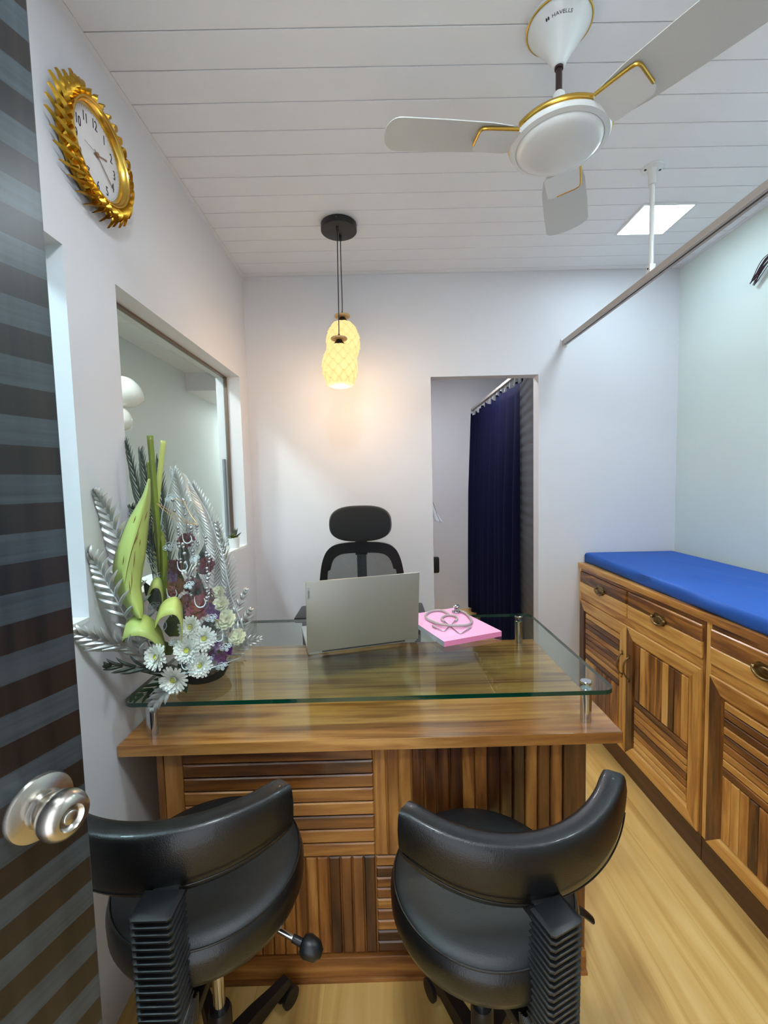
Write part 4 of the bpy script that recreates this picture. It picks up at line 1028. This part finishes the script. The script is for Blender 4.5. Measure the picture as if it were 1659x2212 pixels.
tag(obj('wire_bundle', bm, 'wire', smooth=50), 'loops of dark wire hanging from the right wall', 'wires')

# ================================================================== SUCCULENT on the sill
SP = Vector((XL-.028, 2.195, WZ0+.0122))
suc = thing('potted_succulent', 'small succulent in a white pot on the window sill', 'potted plant', SP)
bm = bmesh.new(); lathe(bm, [(.022, 0), (.0235, .002), (.0275, .050), (.0285, .052), (.027, .0535), (.0255, .049), (.001, .047)], 32); obj('pot', bm, 'pot', suc, smooth=40)
bm = bmesh.new()
def pleaf(bm, p0, d, side, L_, wd, mi=0, cup=.25, th=.0022):
    d = d.normalized(); side = side.normalized(); nrm = d.cross(side).normalized(); rows = []
    for s_ in range(7):
        t = s_/6; wv = wd*(math.sin(pi*min(1, t*.82+.14))**.8)*(1-t**5); p = p0+d*L_*t+nrm*(cup*L_*(t*t))
        rows.append([p-side*wv+nrm*.2*wv, p+nrm*th, p+side*wv+nrm*.2*wv, p-nrm*th*.6])
    G = grid_surf(bm, rows, mi=mi, closed=True); bm.faces.new(G[0][::-1]).material_index = mi; bm.faces.new(G[-1]).material_index = mi
for ring, (n, el, L_, wd, zz) in enumerate(((7, 75, .012, .005, .058), (8, 50, .018, .0065, .056), (10, 22, .023, .007, .052), (10, 0, .026, .007, .049))):
    for k in range(n):
        a = 2*pi*(k+.5*ring)/n; d = Vector((cos(a)*cos(R(el)), sin(a)*cos(R(el)), sin(R(el)))); pleaf(bm, Vector((-.002, -.012, zz)), d, Vector((-sin(a), cos(a), 0)), L_, wd)
obj('rosette', bm, 'succ', suc, smooth=50)
bm = bmesh.new()
for k in range(9):
    a = R(-20+k*27); el = R(40+(k*37) % 38); d = Vector((cos(a)*cos(el), abs(sin(a))*cos(el)*.6+.1, sin(el))); pleaf(bm, Vector((.004, .008, .05)), d, d.cross(Vector((0, 1, .2))), .042+.006*(k % 3), .0045, cup=-.12)
obj('spiky_leaves', bm, 'succ_dark', suc, smooth=50)

# ================================================================== FLOWER ARRANGEMENT
FB = Vector((-.555, 1.29, GZ1))
fl_ = thing('flower_arrangement', 'wrapped flower arrangement with silver palm leaves at the left of the desk', 'flower arrangement')
rf = random.Random(21)
XMIN = XL+.004
def cl_(p):
    p = Vector(p)
    if p.x < XMIN: p.x = XMIN+rf.uniform(0, .002)
    if p.z < GZ1+.002 and p.y > GY0-.004 and p.x > GX0: p.z = GZ1+.002
    return p
def part(name, bm, mats, sm=50):
    for v_ in bm.verts: v_.co = cl_(v_.co)
    return obj(name, bm, mats, fl_, smooth=sm)
bm = bmesh.new(); lathe(bm, [(.045, .0006), (.060, .004), (.074, .030), (.078, .042), (.070, .044), (.001, .043)], 32, T=Matrix.Translation(FB)); part('pot', bm, 'soil', 40)
def frond(pts, n, L0, wd, ang, mats, name='palm_frond', droop=0.0, nrm=None, rach=.0018, t0=.05, gap=1.0):
    """pinnate leaf: midrib with folded ribbon leaflets on both sides"""
    P = spline(pts, 10); tot = len(P)-1; bm = bmesh.new(); tube(bm, P, [rach*(1-.6*i/tot) for i in range(tot+1)], 6)
    for k in range(n):
        t = t0+(1-t0)*(k/(n-1))*.985; i = min(tot-1, int(t*tot)); p = P[i].lerp(P[i+1], t*tot-i); d = (P[i+1]-P[i]).normalized()
        nn = (nrm or Vector((0, -1, .15))).normalized(); sd = d.cross(nn).normalized()
        LL = L0*(math.sin(pi*min(1, .22+.72*t))**.7)*(1+rf.uniform(-.06, .06))
        an = R(ang*(1-.45*t))
        for s_ in (-1, 1):
            ld = (d*cos(an)+sd*s_*sin(an)).normalized(); le = ld.cross(nn).normalized()*s_; rows = []
            for q in range(6):
                u_ = q/5; c_ = p+ld*LL*u_+nn*(.010*math.sin(pi*u_)-droop*u_*u_); wv = wd*(math.sin(pi*min(1, .25+.75*u_))**.6)*.9+.0003
                rows.append([c_-le*wv+nn*(-wv*.5), c_+nn*(wv*.4), c_+le*wv+nn*(-wv*.5)])
            grid_surf(bm, rows)
    return part(name, bm, mats, 30)
def A(px, py, Y): return at(px, py, Y)
# silver fronds to the left
frond([A(330, 1420, 1.22), A(292, 1300, 1.16), A(262, 1190, 1.135), A(232, 1110, 1.115), A(208, 1066, 1.10)], 17, .064, .0066, 58, 'foil')
frond([A(320, 1430, 1.20), A(270, 1330, 1.10), A(232, 1260, 1.08), A(205, 1215, 1.07), A(180, 1196, 1.065)], 15, .054, .0052, 58, 'foil')
frond([A(340, 1445, 1.18), A(290, 1405, 1.09), A(235, 1388, 1.04), A(172, 1368, 1.0)], 10, .070, .0072, 40, 'foil')
frond([A(370, 1460, 1.2), A(330, 1445, 1.13), A(285, 1440, 1.10), A(240, 1436, 1.08)], 6, .060, .0050, 30, 'foil_dark')
frond([A(395, 1455, 1.18), A(378, 1475, 1.13), A(352, 1500, 1.112), A(330, 1528, 1.108)], 6, .048, .0065, 38, 'foil', nrm=Vector((0, -1, .4)))
frond([A(390, 1450, 1.20), A(360, 1470, 1.16), A(325, 1492, 1.145), A(290, 1508, 1.14)], 6, .050, .0048, 34, 'leaf', nrm=Vector((0, -1, .4)))
# dark upright palms
frond([A(355, 1320, 1.30), A(335, 1200, 1.28), A(305, 1080, 1.26), A(277, 965, 1.25)], 24, .095, .0021, 15, 'foil_dark')
frond([A(360, 1320, 1.32), A(345, 1200, 1.31), A(325, 1090, 1.30), A(308, 985, 1.30)], 26, .105, .0020, 16, 'foil_dark')
frond([A(372, 1300, 1.30), A(362, 1180, 1.30), A(352, 1100, 1.30), A(345, 1000, 1.30)], 24, .095, .0020, 18, 'foil_dark')
frond([A(380, 1320, 1.26), A(350, 1220, 1.25), A(318, 1160, 1.24), A(290, 1100, 1.23)], 14, .070, .0030, 34, 'foil_dark')
# tall silver feathers behind the wrap
frond([A(410, 1400, 1.34), A(405, 1250, 1.37), A(400, 1130, 1.38), A(378, 1020, 1.38)], 36, .080, .0028, 38, 'foil')
frond([A(440, 1400, 1.33), A(462, 1270, 1.37), A(460, 1160, 1.38), A(418, 1050, 1.38)], 40, .074, .0028, 46, 'foil')
frond([A(450, 1410, 1.30), A(480, 1330, 1.33), A(492, 1240, 1.35), A(470, 1130, 1.36)], 30, .058, .0028, 46, 'foil')
frond([A(470, 1430, 1.26), A(500, 1390, 1.28), A(525, 1350, 1.30), A(541, 1320, 1.31)], 9, .040, .0040, 44, 'foil')
frond([A(470, 1440, 1.24), A(505, 1410, 1.25), A(530, 1392, 1.26), A(560, 1380, 1.26)], 9, .040, .0034, 40, 'foil')
frond([A(470, 1420, 1.26), A(500, 1345, 1.30), A(520, 1300, 1.33), A(532, 1276, 1.34)], 8, .036, .0036, 40, 'foil')
# dark foliage filling the heart of the arrangement
for (x, y_, Y, L_, wd, dx, dz) in [(390, 1330, 1.25, .11, .022, -.2, 1), (430, 1290, 1.27, .12, .022, .1, 1), (340, 1300, 1.24, .11, .020, -.4, 1), (450, 1360, 1.24, .09, .024, .5, .7), (400, 1210, 1.30, .10, .018, .05, 1), (440, 1220, 1.30, .10, .018, .2, 1),
                                  (360, 1400, 1.19, .07, .022, -.6, .4), (400, 1430, 1.18, .06, .024, .2, -.3), (345, 1440, 1.17, .07, .020, -.9, -.1), (420, 1400, 1.21, .07, .025, .3, .5), (375, 1360, 1.22, .07, .026, 0, .8), (460, 1400, 1.21, .07, .022, .9, .1),
                                  (350, 1180, 1.27, .12, .012, -.1, 1), (415, 1330, 1.24, .08, .024, .1, .7), (385, 1260, 1.26, .09, .022, .0, 1), (370, 1450, 1.16, .06, .018, -.3, -.7), (395, 1470, 1.15, .05, .016, .3, -.7)]:
    bm = bmesh.new(); d = Vector((dx, -.12, dz)); pleaf(bm, A(x, y_, Y)-d.normalized()*L_*.3, d, d.cross(Vector((0, 1, .1))), L_, wd, th=.001, cup=.1); part('green_leaf', bm, 'leaf')
# big pale green spathe
bm = bmesh.new(); cen = [(322, 1034, 2), (316, 1070, 9), (301, 1117, 21), (289, 1160, 29), (281, 1198, 33), (276, 1232, 32), (277, 1267, 28), (288, 1302, 22), (298, 1325, 12), (303, 1336, 5)]
cs = spline([(a, b, c) for a, b, c in cen], 5); rows = []
for p in cs:
    row = []; hw = p.z
    for k in range(13):
        s_ = k/6-1; row.append(A(p.x+hw*s_, p.y+1.5*abs(s_), 1.085+.040*s_*s_-.002))
    rows.append(row)
grid_surf(bm, rows); sp_ = part('pale_green_spathe', bm, 'lime', 60); solid(sp_, .0015)
bm = bmesh.new()
for (a, b, c, d) in ((318, 1105, 312, 1125), (300, 1150, 290, 1175), (292, 1190, 288, 1225), (285, 1235, 284, 1275), (303, 1165, 301, 1180), (268, 1200, 265, 1220), (279, 1255, 282, 1285), (293, 1115, 288, 1130)):
    p0 = A(a, b, 1.0805); p1 = A(c, d, 1.0805); tube(bm, [p0, (p0+p1)/2+Vector((.0006, -.0002, 0)), p1], [.0003, .0011, .0003], 6)
tube(bm, spline([A(309, 1112, 1.0805), A(297, 1150, 1.0805), A(283, 1195, 1.0800), A(274, 1235, 1.0800), A(270, 1262, 1.0805)], 5), [.0003+.0006*math.sin(pi*i/20) for i in range(21)], 6)
bs = obj('leaf_streaks', bm, 'brownmark', sp_)
# sword leaves
def blade_leaf(pts, w0, mat, fold=.004):
    bm = bmesh.new(); P = spline([A(*p) for p in pts], 6); rows = []; n = len(P)-1
    for i, p in enumerate(P):
        d = (P[min(i+1, n)]-P[max(i-1, 0)]).normalized(); sd = d.cross(Vector((0, -1, 0))).normalized(); wv = w0*(1 if i < n*.9 else 1)
        rows.append([p-sd*wv, p+Vector((0, -fold, 0)), p+sd*wv])
    grid_surf(bm, rows); o = part('sword_leaf', bm, mat, 30); solid(o, .001); return o
blade_leaf([(352, 1330, 1.24), (345, 1200, 1.20), (334, 1060, 1.19), (324, 941, 1.185)], .0085, 'sword')
blade_leaf([(340, 1250, 1.26), (336, 1130, 1.25), (345, 1030, 1.25), (353, 952, 1.25)], .0080, 'lime2')
blade_leaf([(345, 1200, 1.22), (330, 1090, 1.20), (324, 1040, 1.195), (320, 998, 1.195)], .0055, 'sword')
blade_leaf([(352, 1280, 1.20), (354, 1230, 1.195), (352, 1180, 1.195), (346, 1150, 1.20)], .010, 'sword')
# curled ribbon-like leaves
def curl(pts, w0, mat):
    """broad leaf bent over in a loop; the width runs obliquely in depth"""
    bm = bmesh.new(); P = spline([A(*p) for p in pts], 8); rows = []; n = len(P)-1
    for i, p in enumerate(P):
        t = i/n; wv = w0*(math.sin(pi*(.12+.76*t))**.5); sd = Vector((-.25, .72, .55)).normalized()
        rows.append([p-sd*wv, p-sd*wv*.3+Vector((0, 0, .002)), p+sd*wv*.3+Vector((0, 0, .002)), p+sd*wv])
    grid_surf(bm, rows); o = part('curled_leaf', bm, mat, 60); solid(o, .0015); return o
curl([(268, 1392, 1.10), (270, 1362, 1.09), (296, 1350, 1.09), (322, 1356, 1.10), (345, 1378, 1.12), (356, 1410, 1.14)], .034, 'lime')
curl([(336, 1345, 1.12), (350, 1318, 1.11), (376, 1308, 1.11), (390, 1322, 1.12), (394, 1352, 1.13), (392, 1385, 1.14)], .030, 'lime2')
curl([(318, 1290, 1.17), (330, 1262, 1.16), (346, 1262, 1.17), (352, 1290, 1.18), (350, 1330, 1.19)], .020, 'lime')
# roses
def rose(c, r, mat, name='rose', tilt=(0, -.8, .6)):
    bm = bmesh.new(); c = Vector(c); ax = Vector(tilt).normalized(); sx = ax.orthogonal().normalized(); sy = ax.cross(sx)
    for ring, (n, rr2, el, L_) in enumerate(((3, .10, 80, .75), (5, .22, 66, .8), (6, .36, 48, .8), (7, .46, 26, .75))):
        for k in range(n):
            a = 2*pi*(k+.5*ring)/n+ring*.4; er = sx*cos(a)+sy*sin(a); et = -sx*sin(a)+sy*cos(a); e = R(el)
            base = c+er*rr2*r*.5-ax*r*.3; d = er*cos(e)+ax*sin(e); rows = []
            for i in range(5):
                t = i/4; p = base+d*r*L_*t+er*r*.18*t*t*t; wv = r*.42*(math.sin(pi*(.2+.62*t)))
                rows.append([p-et*wv+ax*wv*.05, p-et*wv*.5-er*wv*.25, p-er*wv*.32, p+et*wv*.5-er*wv*.25, p+et*wv+ax*wv*.05])
            grid_surf(bm, rows)
    return part(name, bm, mat, 70)
for x, y_, Y, r, m_ in ((372, 1230, 1.24, .030, 'petal_red'), (377, 1268, 1.22, .028, 'petal_rose'), (402, 1168, 1.28, .026, 'petal_red'), (444, 1222, 1.27, .027, 'petal_red'), (416, 1262, 1.25, .026, 'petal_red'), (405, 1300, 1.19, .024, 'petal_red'), (428, 1312, 1.185, .036, 'petal_rose'), (448, 1290, 1.23, .026, 'petal_red')):
    rose(A(x, y_, Y), r, m_)
for x, y_, Y, r in ((476, 1305, 1.22, .024), (486, 1338, 1.20, .029), (512, 1375, 1.21, .024), (470, 1280, 1.24, .020)):
    rose(A(x, y_, Y), r, 'petal_cream', 'carnation')
# purple orchids
for x, y_, Y in ((455, 1312, 1.18), (466, 1325, 1.18), (472, 1392, 1.17), (492, 1402, 1.17), (462, 1414, 1.17), (480, 1420, 1.165), (375, 1245, 1.21)):
    bm = bmesh.new(); c = A(x, y_, Y)
    for k in range(5):
        a = 2*pi*k/5+.4; d = Vector((cos(a), -.3, sin(a))); pleaf(bm, c, d, d.cross(Vector((0, 1, 0))), .021, .0085, th=.0006, cup=.2)
    sphere(bm, c+Vector((0, -.006, 0)), .004, seg=8, rings=6); part('orchid', bm, 'petal_purple', 60)
# white chrysanthemums
def mum(c, r, ax, name='chrysanthemum'):
    bm = bmesh.new(); c = Vector(c); ax = ax.normalized(); sx = ax.orthogonal().normalized(); sy = ax.cross(sx)
    for ring, (n, el, L_, w_) in enumerate(((19, 6, 1.08, .125), (18, 20, .96, .12), (16, 34, .80, .11), (13, 50, .58, .09), (8, 66, .38, .06))):
        for k in range(n):
            a = 2*pi*(k+.5*(ring % 2))/n+rf.uniform(-.06, .06); e = R(el+rf.uniform(-6, 6)); er = sx*cos(a)+sy*sin(a); et = -sx*sin(a)+sy*cos(a); d = er*cos(e)+ax*sin(e); up = ax*cos(e)-er*sin(e)
            LL = r*L_*rf.uniform(.92, 1.06); rows = []
            for i in range(5):
                t = i/4; p = c+er*r*.12+d*LL*.9*t+up*r*.10*t*t; wv = r*w_*(.45+.75*t)*(1 if t < .95 else .55)
                rows.append([p-et*wv+up*wv*.35, p, p+et*wv+up*wv*.35])
            grid_surf(bm, rows)
    fo = part(name, bm, 'petal_white', 40)
    bm = bmesh.new(); T = frame_T(c+ax*r*.16, sx, sy, ax); lathe(bm, [(r*.23, 0), (r*.22, r*.07), (r*.14, r*.12), (r*.05, r*.10), (.0003, r*.08)], 16, T=T); obj('flower_eye', bm, 'petal_eye', fo, smooth=50)
for x, y_, Y, r, ax in ((411, 1355, 1.15, .029, (.1, -1, .35)), (441, 1379, 1.145, .031, (.3, -1, .3)), (405, 1405, 1.125, .033, (0, -1, .3)), (340, 1419, 1.085, .033, (-.3, -1, .3)), (432, 1436, 1.125, .032, (.15, -1, .15)), (377, 1467, 1.105, .036, (0, -1, -.05))):
    mum(A(x, y_, Y), r, Vector(ax))
# bead strands
def beads(x0, y0, x1, y1, Y, n0, n1):
    bm = bmesh.new(); p0, p1 = A(x0, y0, Y), A(x1, y1, Y); tube(bm, [p0, p1], .0006, 5); d = p1-p0; n = max(2, int(d.length/.0085))
    for k in range(n):
        t = k/n
        if (t*3) % 1 < .5: sphere(bm, p0+d*t, .0042 if k % 3 else .0054, seg=8, rings=6)
    part('bead_strand', bm, 'bead', 60)
for q in ((384, 1140, 392, 1235, 1.16), (395, 1175, 402, 1230, 1.155), (412, 1140, 420, 1220, 1.17), (425, 1135, 430, 1240, 1.18), (396, 1080, 400, 1120, 1.18), (444, 1160, 448, 1255, 1.17), (452, 1200, 450, 1310, 1.16), (410, 1250, 414, 1300, 1.16), (373, 1080, 378, 1110, 1.2), (448, 1250, 446, 1312, 1.155), (416, 1190, 422, 1260, 1.165)):
    beads(*q, 0, 0)
# cellophane wrap: crumpled sheet round the front of the bunch
def wrap_point(u, v_):
    """u across 0..1, v down 0..1"""
    L_ = [(378, 1010), (350, 1110), (338, 1210), (318, 1330), (290, 1415), (300, 1450)]; Rr = [(400, 1025), (450, 1110), (478, 1190), (500, 1290), (535, 1380), (520, 1420)]
    k = v_*5; i = min(4, int(k)); f = k-i
    xl = L_[i][0]*(1-f)+L_[i+1][0]*f; yl = L_[i][1]*(1-f)+L_[i+1][1]*f; xr = Rr[i][0]*(1-f)+Rr[i+1][0]*f; yr = Rr[i][1]*(1-f)+Rr[i+1][1]*f
    x = xl*(1-u)+xr*u; y_ = yl*(1-u)+yr*u+18*math.sin(pi*u)*v_**3
    Yd = 1.255-.165*math.sin(pi*u)**.6*(.35+.65*v_)
    cr2 = .0035*math.sin(u*31+v_*7)+.003*math.sin(u*13-v_*29)+.002*math.sin(u*57+v_*43)
    return cl_(A(x, y_, Yd+cr2))
bm = bmesh.new(); grid_surf(bm, [[wrap_point(i/44, j/44) for i in range(45)] for j in range(45)])
wr = obj('cellophane_wrap', bm, 'cello', fl_, smooth=25)
bm = bmesh.new()       # skirt of film at the right foot of the bunch
rows = []
for j in range(12):
    row = []
    for i in range(20):
        u_ = i/19; v_ = j/11; x = 430+(125*u_); y_ = 1455-110*u_**1.5+(v_-.5)*(20+40*u_); row.append(cl_(A(x, y_, 1.17+.06*u_+.012*math.sin(i*2.1+j)+.03*v_)))
    rows.append(row)
grid_surf(bm, rows); obj('cellophane_skirt', bm, 'cello', fl_, smooth=20)
# printed motifs riding on the film
def on_wrap(px, py, lift=-.0030):
    best = min(((wrap_point(i/22, j/22), i, j) for i in range(23) for j in range(23)), key=lambda q: (lambda p: (829.5+FPX*((p-EYE).dot(CR))/((p-EYE).dot(CF))-px)**2+(1106-FPX*((p-EYE).dot(CU))/((p-EYE).dot(CF))-py)**2)(q[0]))
    return best[0].y+lift
for (x, y_, s_) in ((347, 1243, 1), (365, 1178, 1), (332, 1308, 1), (312, 1374, 1.0), (408, 1262, .8), (456, 1333, .9), (487, 1396, .9), (478, 1437, .9), (368, 1074, .9), (300, 1440, 1.0), (376, 1385, .9), (420, 1205, .8)):
    Y = on_wrap(x, y_); bm = bmesh.new()
    for (dx, dy, r) in ((0, 0, 7), (9, -2, 5), (-8, 6, 5), (3, 8, 4)):
        c = A(x+dx*s_, y_+dy*s_, Y); rr2 = r*s_*Y/FPX
        pts = [c+Vector((rr2*cos(a)*(1+.12*cos(5*a)), 0, rr2*sin(a)*(1+.12*cos(5*a)))) for a in [2*pi*i/20 for i in range(20)]]
        tube(bm, pts, .0008, 5, closed=True); tube(bm, [c+Vector((rr2*.5*cos(a)*(i/14), 0, rr2*.5*sin(a)*(i/14))) for i, a in enumerate([4*pi*i/14 for i in range(15)])], .0010, 5)
    obj('printed_flower', bm, 'motif', wr, smooth=60)
for (x, y_, s_, fl2) in ((342, 1140, 1, 1), (395, 1225, 1, 1), (405, 1165, .9, 1), (372, 1283, 1, 1), (310, 1272, 1, 1), (433, 1302, 1.1, 1), (348, 1352, 1.2, 1), (303, 1345, 1, 1), (328, 1210, .9, 1), (473, 1378, .8, 1), (402, 1438, .9, 1)):
    bm = bmesh.new(); Y = on_wrap(x, y_); pts = [A(x+dx*s_, y_+dy*s_, Y) for dx, dy in ((-12, -12), (-10, 2), (-3, 9), (6, 7), (10, -1), (7, -9))]
    tube(bm, spline(pts, 5), [.0006+.0011*math.sin(pi*i/25) for i in range(26)], 5)
    obj('printed_curl', bm, 'motif', wr, smooth=60)
bm = bmesh.new()       # folded gold edged ribbon near the top of the wrap
pr_ = [(338, 1088, 1.14), (352, 1100, 1.13), (382, 1125, 1.13), (425, 1134, 1.14), (388, 1118, 1.15), (345, 1090, 1.15)]
tube(bm, [A(*p) for p in pr_], .0009, 5, closed=True); tube(bm, [A(372, 1077, 1.16), A(397, 1082, 1.16), A(410, 1110, 1.15), A(428, 1134, 1.14)], .0009, 5)
obj('gold_ribbon_edge', bm, 'ribbon', fl_, smooth=50)
bm = bmesh.new(); tube(bm, [wrap_point(0, j/30) for j in range(31)]+[wrap_point(i/30, 1) for i in range(1, 31)]+[wrap_point(1, 1-j/30) for j in range(1, 31)], .0011, 5); obj('film_edge', bm, 'motif', wr, smooth=50)
